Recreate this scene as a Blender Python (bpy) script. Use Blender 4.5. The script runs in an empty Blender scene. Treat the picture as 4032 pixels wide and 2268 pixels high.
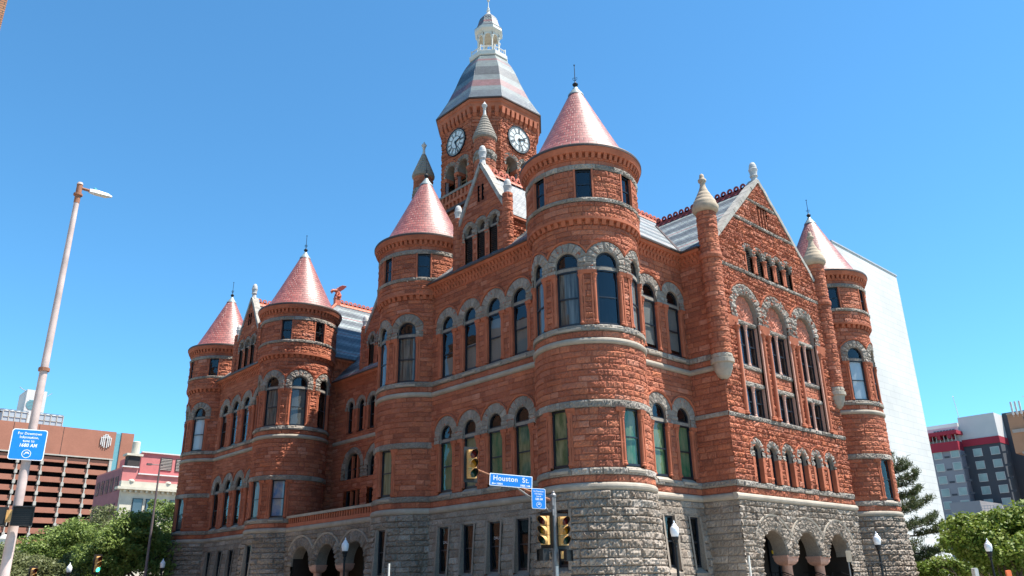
import bpy, math, random
import numpy as np
from mathutils import Vector, Matrix
R_ = math.radians
random.seed(7); RNG = np.random.default_rng(7)
SC = bpy.context.scene
COL = SC.collection

# ------------------------------------------------------------------ camera
cam_d = bpy.data.cameras.new('camera'); cam = bpy.data.objects.new('camera', cam_d); COL.objects.link(cam)
cam_d.sensor_width = 36.0; cam_d.lens = 36.0 * 3147.61 / 4032.0
cam_d.clip_start = 0.1; cam_d.clip_end = 3000
_y, _p, _r = R_(47.354), R_(20.639), R_(-1.064)
_f = Vector((math.cos(_p)*math.cos(_y), math.cos(_p)*math.sin(_y), math.sin(_p)))
_rt = Vector((math.sin(_y), -math.cos(_y), 0)); _up = _rt.cross(_f)
_r2 = math.cos(_r)*_rt + math.sin(_r)*_up; _u2 = -math.sin(_r)*_rt + math.cos(_r)*_up
_m = Matrix((( _r2.x, _u2.x, -_f.x), (_r2.y, _u2.y, -_f.y), (_r2.z, _u2.z, -_f.z))).to_4x4()
_m.translation = (-27.931, -24.89, 1.7); cam.matrix_world = _m
SC.camera = cam

# ------------------------------------------------------------------ world, sun, exposure
SUN_EL, SUN_X, SUN_Y = R_(63), 0.66, -0.75
W = bpy.data.worlds.new('World'); SC.world = W; W.use_nodes = True
nt = W.node_tree; bg = nt.nodes['Background']
sky = nt.nodes.new('ShaderNodeTexSky'); sky.sky_type = 'NISHITA'; sky.sun_disc = False
sky.sun_elevation = SUN_EL; sky.sun_rotation = math.atan2(SUN_X, SUN_Y)
sky.air_density = 1.0; sky.dust_density = 0.0; sky.ozone_density = 6.0; sky.altitude = 0
tint = nt.nodes.new('ShaderNodeMix'); tint.data_type = 'RGBA'; tint.blend_type = 'MULTIPLY'; tint.inputs[0].default_value = 1
tint.inputs[7].default_value = (.60, 1.03, 1.08, 1)
nt.links.new(sky.outputs[0], tint.inputs[6]); nt.links.new(tint.outputs[2], bg.inputs[0]); bg.inputs[1].default_value = 0.094
sd = bpy.data.lights.new('sun', 'SUN'); sd.energy = 5.0; sd.angle = R_(0.5); sd.color = (1.0, 0.95, 0.865)
sun = bpy.data.objects.new('sun', sd); COL.objects.link(sun)
_n = math.hypot(SUN_X, SUN_Y)
sv = Vector((SUN_X/_n*math.cos(SUN_EL), SUN_Y/_n*math.cos(SUN_EL), math.sin(SUN_EL)))
sun.rotation_euler = sv.to_track_quat('Z', 'Y').to_euler(); sun.location = (20, -30, 80)
SC.view_settings.view_transform = 'Standard'; SC.view_settings.look = 'None'
SC.view_settings.exposure = 1.25; SC.view_settings.gamma = 1.0

# ------------------------------------------------------------------ materials
def newmat(name):
    m = bpy.data.materials.new(name); m.use_nodes = True
    t = m.node_tree; b = t.nodes['Principled BSDF']
    return m, t, b
def N(t, typ, **kw):
    n = t.nodes.new(typ)
    for k, v in kw.items(): setattr(n, k, v)
    return n
def setspec(b, v):
    b.inputs['Specular IOR Level'].default_value = v
def noise(t, scale, detail=4, rough=.55, vec=None):
    n = N(t, 'ShaderNodeTexNoise'); n.inputs['Scale'].default_value = scale
    n.inputs['Detail'].default_value = detail; n.inputs['Roughness'].default_value = rough
    if vec is not None: t.links.new(vec, n.inputs['Vector'])
    return n
def ramp(t, src, stops):
    r = N(t, 'ShaderNodeValToRGB'); cr = r.color_ramp
    while len(cr.elements) < len(stops): cr.elements.new(.5)
    for e, (p, c) in zip(cr.elements, stops): e.position = p; e.color = (*c, 1)
    t.links.new(src, r.inputs[0]); return r
def mixc(t, a, b_, fac, mode='MIX'):
    m = N(t, 'ShaderNodeMix'); m.data_type = 'RGBA'; m.blend_type = mode
    for sock, v in ((m.inputs[0], fac), (m.inputs[6], a), (m.inputs[7], b_)):
        if hasattr(v, 'links'): t.links.new(v, sock)
        elif isinstance(v, (int, float)): sock.default_value = v
        else: sock.default_value = (*v, 1)
    return m.outputs[2]
def bump(t, b, h, strength, dist):
    n = N(t, 'ShaderNodeBump'); n.inputs['Strength'].default_value = strength; n.inputs['Distance'].default_value = dist
    t.links.new(h, n.inputs['Height']); t.links.new(n.outputs[0], b.inputs['Normal'])
def geopos(t):
    return N(t, 'ShaderNodeNewGeometry').outputs['Position']
def plain(name, c, rough=.6, metal=0, spec=.4, var=.12, vs=3.0, bmp=0):
    m, t, b = newmat(name); p = geopos(t)
    n = noise(t, vs, 5, .6, p)
    lo = tuple(x*(1-var) for x in c); hi = tuple(min(1, x*(1+var)) for x in c)
    r = ramp(t, n.outputs[0], [(.3, lo), (.7, hi)])
    t.links.new(r.outputs[0], b.inputs['Base Color'])
    b.inputs['Roughness'].default_value = rough; b.inputs['Metallic'].default_value = metal; setspec(b, spec)
    if bmp: bump(t, b, noise(t, vs*8, 4, .6, p).outputs[0], bmp, .02)
    return m
def stone(name, stops, fine=(.80, 1.14), bmp=.5, rough=.9, speck=None):
    """ashlar: per-block tone from the face attribute 'tint', broad weathering, fine grain"""
    m, t, b = newmat(name); p = geopos(t)
    a = N(t, 'ShaderNodeAttribute', attribute_name='tint')
    c = ramp(t, a.outputs['Fac'], stops).outputs[0]
    w = ramp(t, noise(t, .55, 5, .6, p).outputs[0], [(.3, (fine[0],)*3), (.7, (fine[1],)*3)]).outputs[0]
    c = mixc(t, c, w, 1.0, 'MULTIPLY')
    w2 = ramp(t, noise(t, 9, 5, .7, p).outputs[0], [(.25, (.78,)*3), (.75, (1.16,)*3)]).outputs[0]
    c = mixc(t, c, w2, 1.0, 'MULTIPLY')
    # rain streaks: tall, narrow noise
    mp = N(t, 'ShaderNodeMapping'); mp.inputs['Scale'].default_value = (2.2, 2.2, .16); t.links.new(p, mp.inputs[0])
    w3 = ramp(t, noise(t, 1.0, 4, .6, mp.outputs[0]).outputs[0], [(.54, (1, 1, 1)), (.80, (.80, .78, .77))]).outputs[0]
    c = mixc(t, c, w3, 1.0, 'MULTIPLY')
    if speck:
        s = ramp(t, noise(t, 38, 2, .5, p).outputs[0], [(.42, speck), (.60, (1, 1, 1))]).outputs[0]
        c = mixc(t, c, s, 1.0, 'MULTIPLY')
    t.links.new(c, b.inputs['Base Color']); b.inputs['Roughness'].default_value = rough; setspec(b, .2)
    bump(t, b, noise(t, 14, 6, .65, p).outputs[0], bmp, .03)
    return m
SAND_STOPS = [(0, (.25, .088, .056)), (.12, (.275, .090, .054)), (.3, (.325, .102, .058)), (.45, (.365, .119, .066)), (.55, (.375, .132, .080)), (.7, (.41, .134, .070)), (.85, (.44, .160, .094)), (1, (.47, .195, .128))]
M = {}
M['sand'] = stone('red_sandstone', SAND_STOPS)
M['sandsm'] = plain('dressed_sandstone', (.38, .119, .064), .85, spec=.2, var=.2, vs=1.3, bmp=.25)
M['granite'] = stone('grey_granite', [(0, (.25, .185, .145)), (.1, (.255, .205, .165)), (.3, (.265, .224, .184)), (.5, (.295, .252, .21)), (.75, (.345, .298, .252)), (1, (.41, .36, .31))], speck=(.78, .74, .72))
M['trim'] = stone('grey_trim_stone', [(0, (.21, .18, .15)), (.1, (.245, .212, .18)), (.5, (.295, .26, .222)), (1, (.40, .355, .31))], speck=(.78, .77, .77))
M['trimsm'] = plain('dressed_grey_stone', (.335, .288, .236), .85, spec=.2, var=.18, vs=1.5, bmp=.3)
M['palestone'] = plain('pale_stone_finial', (.46, .45, .435), .8, spec=.2, var=.12, vs=3)
M['tan'] = plain('tan_cast_stone', (.37, .30, .225), .9, spec=.2, var=.16, vs=3, bmp=.25)
M['coping'] = plain('light_coping_stone', (.31, .29, .26), .85, spec=.2, var=.28, vs=2.5, bmp=.35)
M['pink'] = plain('pink_granite', (.50, .27, .20), .5, spec=.4, var=.16, vs=14)
M['pinkpanel'] = plain('carved_pink_panel', (.47, .185, .125), .85, spec=.2, var=.25, vs=6, bmp=.6)
M['frame'] = plain('navy_window_frame', (.009, .012, .020), .4, spec=.5, var=.1)
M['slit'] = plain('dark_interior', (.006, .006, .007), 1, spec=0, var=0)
M['louver'] = plain('dark_louver', (.035, .028, .026), .7, spec=.3)
M['copper'] = plain('lead_cap', (.25, .29, .29), .5, metal=.2, spec=.5, var=.2)
M['gutter'] = plain('gutter_metal', (.075, .050, .042), .55, metal=.2)
M['iron'] = plain('black_iron', (.012, .013, .015), .5, metal=.4)
M['porchshade'] = plain('painted_porch_shade', (.030, .021, .016), .7, spec=.3)  # shade of the deep porch vestibule put into a dark brown colour
M['white'] = plain('white_paint', (.56, .54, .49), .55, var=.07)
M['cream'] = plain('cream_ceiling', (.56, .52, .43), .7, var=.05)
M['terra'] = plain('red_terracotta', (.50, .13, .075), .6, spec=.4, var=.2, vs=2)
M['terradark'] = plain('dark_red_terracotta', (.22, .035, .03), .6, spec=.4, var=.2, vs=2)
def glassmat():
    m, t, b = newmat('window_glass'); t.nodes.remove(b); out = t.nodes['Material Output']
    tr = N(t, 'ShaderNodeBsdfTransparent'); tr.inputs[0].default_value = (.84, .88, .90, 1)
    gl = N(t, 'ShaderNodeBsdfGlossy'); gl.inputs['Roughness'].default_value = .015; gl.inputs[0].default_value = (.95, .97, 1, 1)
    fr = N(t, 'ShaderNodeLayerWeight'); fr.inputs[0].default_value = .5
    pw = N(t, 'ShaderNodeMath', operation='POWER'); pw.inputs[1].default_value = 4; t.links.new(fr.outputs['Facing'], pw.inputs[0])
    mu = N(t, 'ShaderNodeMath', operation='MULTIPLY_ADD'); mu.inputs[1].default_value = .6; mu.inputs[2].default_value = .055
    t.links.new(pw.outputs[0], mu.inputs[0])
    p = geopos(t); nz = noise(t, .9, 2, .4, p); bp = N(t, 'ShaderNodeBump'); bp.inputs['Strength'].default_value = .06; bp.inputs['Distance'].default_value = .1
    t.links.new(nz.outputs[0], bp.inputs['Height']); t.links.new(bp.outputs[0], gl.inputs['Normal'])
    mx = N(t, 'ShaderNodeMixShader'); t.links.new(mu.outputs[0], mx.inputs[0]); t.links.new(tr.outputs[0], mx.inputs[1]); t.links.new(gl.outputs[0], mx.inputs[2])
    t.links.new(mx.outputs[0], out.inputs[0]); return m
M['glass'] = glassmat()
def curtain(name, c1, c2, sc=(9, 9, .5)):
    m, t, b = newmat(name); p = geopos(t); mp = N(t, 'ShaderNodeMapping'); mp.inputs['Scale'].default_value = sc; t.links.new(p, mp.inputs[0])
    r = ramp(t, noise(t, 1, 3, .6, mp.outputs[0]).outputs[0], [(.35, c1), (.65, c2)])
    t.links.new(r.outputs[0], b.inputs['Base Color']); b.inputs['Roughness'].default_value = .9; setspec(b, .1)
    return m
M['shade'] = curtain('grey_blind', (.15, .147, .135), (.20, .195, .18), (1, 1, .2))
M['drape'] = curtain('pale_drape', (.05, .048, .043), (.20, .195, .175))
M['green'] = curtain('green_banner', (.035, .15, .07), (.21, .23, .125), (2.3, 2.3, .8))
M['tanban'] = curtain('tan_green_banner', (.075, .12, .05), (.30, .275, .145), (3.0, 3.0, .9))
M['blueban'] = curtain('blue_banner', (.08, .22, .42), (.45, .42, .40), (2.2, 2.2, 1.4))
M['olive'] = curtain('olive_drape', (.16, .17, .085), (.29, .29, .18), (7, 7, .3))
def shingle(name, cols, bands=None, bw=.30, rh=.16, rough=.38, spec=.6, bstr=.5, mortar=.55, ms=.012):
    """roof courses from the mesh's UV map (metres), optional colour bands by height along v"""
    m, t, b = newmat(name); uv = N(t, 'ShaderNodeUVMap').outputs[0]
    br = N(t, 'ShaderNodeTexBrick'); t.links.new(uv, br.inputs['Vector'])
    br.inputs['Scale'].default_value = 1; br.inputs['Brick Width'].default_value = bw; br.inputs['Row Height'].default_value = rh
    br.inputs['Mortar Size'].default_value = ms; br.inputs['Mortar Smooth'].default_value = .3; br.inputs['Bias'].default_value = 0
    br.inputs['Color1'].default_value = (*cols[0], 1); br.inputs['Color2'].default_value = (*cols[1], 1)
    br.inputs['Mortar'].default_value = (*[x*mortar for x in cols[0]], 1)
    c = br.outputs['Color']
    if bands:
        sp = N(t, 'ShaderNodeSeparateXYZ'); t.links.new(uv, sp.inputs[0])
        md = N(t, 'ShaderNodeMath', operation='DIVIDE'); t.links.new(sp.outputs[1], md.inputs[0]); md.inputs[1].default_value = bands[0]
        fr = N(t, 'ShaderNodeMath', operation='FRACT'); t.links.new(md.outputs[0], fr.inputs[0])
        r = ramp(t, fr.outputs[0], bands[1]); r.color_ramp.interpolation = 'CONSTANT'
        c = mixc(t, c, r.outputs[0], 1, 'MULTIPLY')
    p = geopos(t)
    w = ramp(t, noise(t, .8, 5, .65, p).outputs[0], [(.3, (.8,)*3), (.7, (1.15,)*3)]).outputs[0]
    c = mixc(t, c, w, 1, 'MULTIPLY')
    t.links.new(c, b.inputs['Base Color']); setspec(b, spec)
    rr = ramp(t, noise(t, 5, 3, .6, p).outputs[0], [(.3, (rough-.08,)*3), (.7, (rough+.12,)*3)])
    t.links.new(rr.outputs[0], b.inputs['Roughness'])
    # each course is a sloping wedge: sawtooth height along v
    sp2 = N(t, 'ShaderNodeSeparateXYZ'); t.links.new(uv, sp2.inputs[0])
    dv = N(t, 'ShaderNodeMath', operation='DIVIDE'); t.links.new(sp2.outputs[1], dv.inputs[0]); dv.inputs[1].default_value = rh
    f2 = N(t, 'ShaderNodeMath', operation='FRACT'); t.links.new(dv.outputs[0], f2.inputs[0])
    iv = N(t, 'ShaderNodeMath', operation='SUBTRACT'); iv.inputs[0].default_value = 1; t.links.new(f2.outputs[0], iv.inputs[1])
    ad = N(t, 'ShaderNodeMath', operation='MULTIPLY_ADD'); t.links.new(br.outputs['Fac'], ad.inputs[0]); ad.inputs[1].default_value = -.5; t.links.new(iv.outputs[0], ad.inputs[2])
    bump(t, b, ad.outputs[0], bstr, .02)
    return m
M['cone'] = shingle('glazed_red_tile', [(.20, .048, .036), (.33, .098, .074)], bw=.36, rh=.24, rough=.45, spec=.8, bstr=.9, mortar=.45, ms=.018)
G1, G2, G3, RD = (.55, .60, .64), (1.55, 1.66, 1.56), (1.0, 1.06, 1.1), (2.1, .78, .74)
M['slate'] = shingle('banded_slate', [(.115, .125, .133), (.185, .197, .203)],
    bands=(3.6, [(0, G1), (.22, G2), (.33, RD), (.37, G2), (.48, G1), (.70, G3), (.80, G2), (.90, G3)]), bw=.34, rh=.22, rough=.55, spec=.4, mortar=.4, ms=.02, bstr=.8)
TB = [(0, G3), (.15, G2), (.245, RD), (.36, G2), (.46, G1), (.61, G2), (.735, RD), (.775, G2), (.90, G3)]
def towerslate(name, L): return shingle(name, [(.062, .070, .076), (.088, .099, .104)], bands=(L, TB), bw=.30, rh=.17, rough=.40, spec=.5, mortar=.72, ms=.012, bstr=.7)
M['slatetower'] = towerslate('banded_tower_slate', 7.9); M['slatelantern'] = towerslate('banded_lantern_slate', 2.45)
# ------------------------------------------------------------------ mesh building
class MB:
    def __init__(s): s.V = []; s.n = 0; s.F = {}; s.T = {}; s.U = {}
    def verts(s, P):
        P = np.asarray(P, float).reshape(-1, 3); i = s.n; s.V.append(P); s.n += len(P); return i
    def faces(s, idx, tint=None, uv=None):
        idx = np.asarray(idx, int); k = idx.shape[1]
        s.F.setdefault(k, []).append(idx)
        s.T.setdefault(k, []).append(np.full(len(idx), .5) if tint is None else np.asarray(tint, float).reshape(-1))
        s.U.setdefault(k, []).append(np.zeros((len(idx), k, 2)) if uv is None else np.asarray(uv, float))
    def grid(s, P, mask=None, tint=None, uv=None, flip=False):
        P = np.asarray(P, float); n, m = P.shape[:2]; b = s.verts(P)
        I = b + np.arange(n*m).reshape(n, m)
        q = np.stack([I[:-1, :-1], I[1:, :-1], I[1:, 1:], I[:-1, 1:]], -1)   # axis0 = u, axis1 = z
        uvq = None
        if uv is not None: uvq = np.stack([uv[:-1, :-1], uv[1:, :-1], uv[1:, 1:], uv[:-1, 1:]], 2)
        if flip:
            q = q[..., ::-1]
            if uvq is not None: uvq = uvq[:, :, ::-1]
        k = np.ones(q.shape[:2], bool) if mask is None else mask
        s.faces(q[k], None if tint is None else np.broadcast_to(tint, q.shape[:2])[k], None if uvq is None else uvq[k])
    def poly(s, pts, tint=None, uv=None):
        b = s.verts(pts); k = len(pts)
        s.faces([list(range(b, b+k))], None if tint is None else [tint], None if uv is None else [uv])
    def hexa(s, P, tint=None):                # 8 points: bottom ring 0-3 (ccw from above), top ring 4-7
        b = s.verts(P)
        f = b + np.array([[3, 2, 1, 0], [4, 5, 6, 7], [0, 1, 5, 4], [1, 2, 6, 5], [2, 3, 7, 6], [3, 0, 4, 7]])
        s.faces(f, None if tint is None else [tint]*6)
    def box(s, x0, x1, y0, y1, z0, z1, tint=None):
        s.hexa([(x0, y0, z0), (x1, y0, z0), (x1, y1, z0), (x0, y1, z0), (x0, y0, z1), (x1, y0, z1), (x1, y1, z1), (x0, y1, z1)], tint)
    def lathe(s, c, prof, n=24, a0=0, a1=2*math.pi, uv=False, tint=None, sq=None):
        prof = np.array(prof, float); th = np.linspace(a0, a1, n+1)
        P = np.zeros((n+1, len(prof), 3))
        P[..., 0] = c[0] + np.cos(th)[:, None]*prof[None, :, 0]
        P[..., 1] = c[1] + np.sin(th)[:, None]*prof[None, :, 0]
        P[..., 2] = c[2] + prof[None, :, 1]
        U = None
        if uv:
            sl = np.r_[0, np.cumsum(np.hypot(*np.diff(prof, axis=0).T))]
            U = np.zeros((n+1, len(prof), 2)); U[..., 0] = th[:, None]*uv; U[..., 1] = sl[None]
        s.grid(P, uv=U, tint=tint)
    def tube(s, pts, r, n=8, closed=False, caps=True):
        pts = [Vector(p) for p in pts]; k = len(pts); rs = r if hasattr(r, '__len__') else [r]*k
        rings = []
        for i, p in enumerate(pts):
            d = (pts[min(i+1, k-1)] - pts[max(i-1, 0)])
            if closed: d = pts[(i+1) % k] - pts[i-1]
            d = d.normalized() if d.length > 1e-9 else Vector((0, 0, 1))
            a = Vector((0, 0, 1)) if abs(d.z) < .9 else Vector((1, 0, 0))
            e1 = d.cross(a).normalized(); e2 = d.cross(e1)
            rings.append([tuple(p + rs[i]*(math.cos(t)*e1 + math.sin(t)*e2)) for t in np.linspace(0, 2*math.pi, n+1)])
        if closed: rings.append(rings[0])
        s.grid(np.array(rings))
        if caps and not closed:
            s.poly(rings[0][:-1]); s.poly(rings[-1][:-1][::-1])
    def build(s, name, mat, parent=None, smooth=False, loc=None):
        me = bpy.data.meshes.new(name); V = np.concatenate(s.V) if s.V else np.zeros((0, 3))
        off = np.array(loc if loc is not None else (parent.get('_o', (0, 0, 0)) if parent is not None else (0, 0, 0)), float)
        V = V - off
        me.vertices.add(len(V)); me.vertices.foreach_set('co', V.astype(np.float32).ravel())
        L = []; LT = []; T = []; U = []
        for k in sorted(s.F):
            f = np.concatenate(s.F[k]); L.append(f.ravel()); LT.append(np.full(len(f), k))
            T.append(np.concatenate(s.T[k])); U.append(np.concatenate(s.U[k]).reshape(-1, 2))
        L = np.concatenate(L); LT = np.concatenate(LT); LS = np.r_[0, np.cumsum(LT)[:-1]]
        me.loops.add(len(L)); me.loops.foreach_set('vertex_index', L.astype(np.int32))
        me.polygons.add(len(LT)); me.polygons.foreach_set('loop_start', LS.astype(np.int32)); me.polygons.foreach_set('loop_total', LT.astype(np.int32))
        me.polygons.foreach_set('use_smooth', np.full(len(LT), smooth))
        uvl = me.uv_layers.new(name='UVMap'); uvl.data.foreach_set('uv', np.concatenate(U).astype(np.float32).ravel())
        a = me.attributes.new('tint', 'FLOAT', 'FACE'); a.data.foreach_set('value', np.concatenate(T).astype(np.float32))
        me.materials.append(M[mat] if isinstance(mat, str) else mat); me.update(calc_edges=True); me.validate()
        o = bpy.data.objects.new(name, me); COL.objects.link(o)
        if parent is not None:
            o.parent = parent
            if '_o' in parent: o['_o'] = list(parent['_o'])
        elif loc is not None:
            o.location = loc; o['_o'] = list(loc)
        return o
def tag(o, label=None, cat=None, group=None, kind=None):
    if label: o['label'] = label
    if cat: o['category'] = cat
    if group: o['group'] = group
    if kind: o['kind'] = kind
    return o
def thing(name, label, cat, loc, group=None):
    o = bpy.data.objects.new(name, None); COL.objects.link(o); o.location = loc; o['_o'] = list(loc); o.empty_display_size = .3
    return tag(o, label, cat, group)
def copy_tree(o, parent=None):
    c = o.copy(); COL.objects.link(c)
    if parent is not None: c.parent = parent
    for ch in list(o.children): copy_tree(ch, c)
    return c

# ------------------------------------------------------------------ wall surfaces: u to the right seen from outside, z up, d outward
class Plane:
    def __init__(s, p0, t, n): s.p0 = np.array(p0, float); s.t = np.array(t, float); s.n = np.array(n, float); s.curved = False
    def __call__(s, u, z, d):
        u, z, d = np.broadcast_arrays(np.asarray(u, float), np.asarray(z, float), np.asarray(d, float))
        P = np.empty(u.shape + (3,))
        P[..., 0] = s.p0[0] + u*s.t[0] + d*s.n[0]; P[..., 1] = s.p0[1] + u*s.t[1] + d*s.n[1]; P[..., 2] = z
        return P
class Cyl:
    def __init__(s, c, R): s.c = c; s.R = R; s.curved = True
    def __call__(s, u, z, d):
        u, z, d = np.broadcast_arrays(np.asarray(u, float), np.asarray(z, float), np.asarray(d, float))
        a = u/s.R; r = s.R + d; P = np.empty(u.shape + (3,))
        P[..., 0] = s.c[0] + r*np.cos(a); P[..., 1] = s.c[1] + r*np.sin(a); P[..., 2] = z
        return P
    def az(s, deg): return R_(deg)*s.R
class Offset:
    def __init__(s, b, f): s.b = b; s.f = f; s.curved = b.curved
    def __call__(s, u, z, d): return s.b(u, z, np.asarray(d, float) + s.f(np.asarray(z, float)))
def west(x): return Plane((x, 0), (0, -1), (-1, 0))       # faces -X, u = -y
def south(y): return Plane((0, y), (1, 0), (0, -1))       # faces -Y, u = x
def lin(a, b, step):
    return np.linspace(a, b, max(2, int(math.ceil(abs(b-a)/step))+1))

def in_holes(U, Z, holes):
    m = np.zeros(U.shape, bool)
    for h in holes:
        if h[0] == 'r': m |= (U > h[1]) & (U < h[2]) & (Z > h[3]) & (Z < h[4])
        else:
            _, uc, hw, z0, zs = h
            m |= (np.abs(U-uc) < hw) & (Z > z0) & (Z <= zs)
            m |= (np.hypot(U-uc, Z-zs) < hw) & (Z > zs)
    return m
def ashlar(mb, surf, u0, u1, z0, z1, holes=(), rh=.28, bl=(.42, .95), amp=.085, seed=0, du=.06, d0=0., keep=None, zf=None, tlo=0.):
    """rock-faced coursed stone as real relief"""
    r = np.random.default_rng(abs(int(seed)))
    nr = max(1, int(round((z1-z0)/rh))); w = r.uniform(.82, 1.18, nr); ze = z0 + np.r_[0, np.cumsum(w)]*(z1-z0)/w.sum()
    fr = np.array([0, .09, .26, .5, .74, .92])
    zs = np.concatenate([ze[i] + fr*(ze[i+1]-ze[i]) for i in range(nr)] + [[ze[-1]]])
    fz = np.concatenate([fr]*nr + [[1.0]]); rw = np.r_[np.repeat(np.arange(nr), len(fr)), nr-1]
    us = lin(u0, u1, du); nu = len(us)
    D = np.zeros((nu, len(zs))); T = np.zeros((nu, len(zs)))
    for i in range(nr):
        js = [u0 - r.uniform(0, bl[0])]
        while js[-1] < u1: js.append(js[-1] + r.uniform(*bl))
        js = np.array(js); k = np.clip(np.searchsorted(js, us, side='right')-1, 0, len(js)-2)
        nb = len(js); hb = r.uniform(.45, 1.0, nb); tx = r.uniform(-1, 1, nb); tz = r.uniform(-.6, 1.0, nb); tn = np.clip(r.normal(.5, .23, nb), .12, 1)
        fu = (us-js[k])/(js[k+1]-js[k]); eu = np.minimum(us-js[k], js[k+1]-us)
        cols = np.where(rw == i)[0]
        for c in cols:
            ez = min(fz[c], 1-fz[c])*(ze[i+1]-ze[i])
            e = np.minimum(eu, ez if 0 < fz[c] < 1 else 0)
            prof = np.clip(e/.05, 0, 1)**.7
            h = hb[k]*(1 + .45*tx[k]*(fu-.5)*2 + .45*tz[k]*(fz[c]-.5)*2) + r.uniform(-.42, .42, nu)
            D[:, c] = amp*prof*np.clip(h, .1, 1.9)
            T[:, c] = np.where(eu < .018, .10, tn[k])
        T[:, cols[0]] = np.where(True, tlo + .12, 0) if ze[i+1]-ze[i] > .15 else T[:, cols[0]]
    if zf is not None: D *= zf(zs)[None]
    U, Z = np.meshgrid(us, zs, indexing='ij')
    P = surf(U, Z, D + d0)
    Uc = (U[:-1, :-1]+U[1:, 1:])/2; Zc = (Z[:-1, :-1]+Z[1:, 1:])/2
    k = ~in_holes(Uc, Zc, holes)
    if keep is not None: k &= keep(Uc, Zc)
    mb.grid(P, mask=k, tint=T[:-1, :-1])
def sbox(mb, S, u0, u1, z0, z1, d0, d1, step=.22, tint=None, zt=None, dt=None):
    """box on a surface; optional top d (dt) different from d1 for flares"""
    us = lin(u0, u1, step) if S.curved else np.array([u0, u1])
    dt = d1 if dt is None else dt
    a, b, c, e = (S(us, z0, d0), S(us, z0, d1), S(us, z1, dt), S(us, z1, d0))
    ring = np.stack([a, b, c, e, a], 1)
    mb.grid(ring, tint=tint)
    i = ring[0, :4]; j = ring[-1, :4]
    mb.poly([tuple(p) for p in i], tint); mb.poly([tuple(p) for p in j[::-1]], tint)
def sweep(mb, S, u0, u1, prof, step=.2, tint=None, caps=True):
    """profile [(z, d)...] swept along u"""
    us = lin(u0, u1, step) if S.curved else lin(u0, u1, 3.0)
    pr = np.array(prof, float); P = S(us[:, None], pr[None, :, 0], pr[None, :, 1])
    mb.grid(P, tint=tint)
    if caps: mb.poly([tuple(p) for p in P[0]]); mb.poly([tuple(p) for p in P[-1][::-1]])
def roll(z0, z1, r, d=0.0, n=7):
    a = np.linspace(-math.pi/2, math.pi/2, n); zc = (z0+z1)/2; h = (z1-z0)/2
    return [(z0, d-.1)] + [(zc + h*math.sin(t), d + r*math.cos(t)) for t in a] + [(z1, d-.1)]
def voussoirs(mb, S, uc, zs, r0, r1, clip=9, leg=0., depth=.3, amp=.085, d0=.04, seed=1, jd=20.):
    r = np.random.default_rng(abs(int(seed)))
    # ring: per-voussoir relief
    k = max(5, int(round(180/jd))); k += (k+1) % 2; ed = np.linspace(0, math.pi, k+1)
    fr = np.array([0, .08, .3, .55, .8, .92])
    th = np.concatenate([ed[i] + fr*(ed[i+1]-ed[i]) for i in range(k)] + [[math.pi]]); bi = np.r_[np.repeat(np.arange(k), 6), k-1]; ft = np.r_[np.tile(fr, k), 1.]
    nr = max(4, int((r1-r0)/.07)); s = np.linspace(0, 1, nr+1)
    rmax = np.minimum(r1, clip/np.maximum(np.abs(np.cos(th)), 1e-6))
    R = r0 + s[None]*(rmax-r0)[:, None]
    hb = r.uniform(.5, 1.1, k); tl = r.uniform(-1, 1, k)
    et = np.minimum(ft, 1-ft)*(math.pi/k)*R.mean(1)
    prof = np.clip(np.minimum(et[:, None], np.minimum(s, 1-s)[None]*(r1-r0))/.05, 0, 1)**.7
    D = d0 + amp*prof*(hb[bi][:, None]*(1+.5*tl[bi][:, None]*(s[None]-.5)) + r.uniform(-.4, .4, R.shape))
    tn = np.clip(r.normal(.5, .2, k), .15, 1); T = np.where((ft < .05), .12, tn[bi])[:-1, None]*np.ones((1, nr))
    U = uc - np.cos(th)[:, None]*R; Z = zs + np.sin(th)[:, None]*R
    mb.grid(S(U, Z, D), tint=T, flip=True)
    # soffit and outer rim
    mb.grid(S(U[:, :1]*np.ones((1, 3)), Z[:, :1]*np.ones((1, 3)), np.array([[-depth, -depth*.4, d0]])), tint=.5)
    mb.grid(S(U[:, -1:]*np.ones((1, 2)), Z[:, -1:]*np.ones((1, 2)), np.array([[d0, -.05]])), tint=.5)
    if leg > 0:
        rc = min(r1, clip)
        for sg in (-1, 1):
            a, b = sorted((uc+sg*r0, uc+sg*rc))
            ashlar(mb, S, a, b, zs-leg, zs, amp=amp, rh=.26, bl=(.3, .7), seed=seed+7+sg, d0=d0, du=.05)
            ue = uc+sg*r0
            mb.grid(S(np.array([[ue]*2]*2), np.array([[zs-leg]*2, [zs]*2]), np.array([[-depth, d0], [-depth, d0]])), tint=.5)
            mb.grid(S(lin(a, b, .2)[:, None]*np.ones((1, 2)), zs-leg, np.array([[-.05, d0]])), tint=.5)
def hood(mb, S, uc, zs, r, w=.085, clip=9, leg=0., d1=.13):
    th = np.linspace(0, math.pi, 41)
    rr = np.array([r, r+.01, r+w-.01, r+w, r+w]); dd = np.array([0, d1*.8, d1, d1*.7, -.03])
    R = np.minimum(rr[None], (clip+.0)/np.maximum(np.abs(np.cos(th)), 1e-6)[:, None])
    U = uc - np.cos(th)[:, None]*R; Z = zs + np.sin(th)[:, None]*R
    ok = (np.abs(np.cos(th))*r < clip*.999)
    mb.grid(S(U, Z, dd[None]*np.ones((len(th), 1))), mask=(ok[:-1] & ok[1:])[:, None]*np.ones((1, 4), bool), flip=True)
def reveal(mb, S, u, z0, z1, d0, d1, tint=.5):
    mb.grid(S(np.array([[u]*2]*2), np.array([[z0]*2, [z1]*2]), np.array([[d0, d1], [d0, d1]])), tint=tint)
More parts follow.
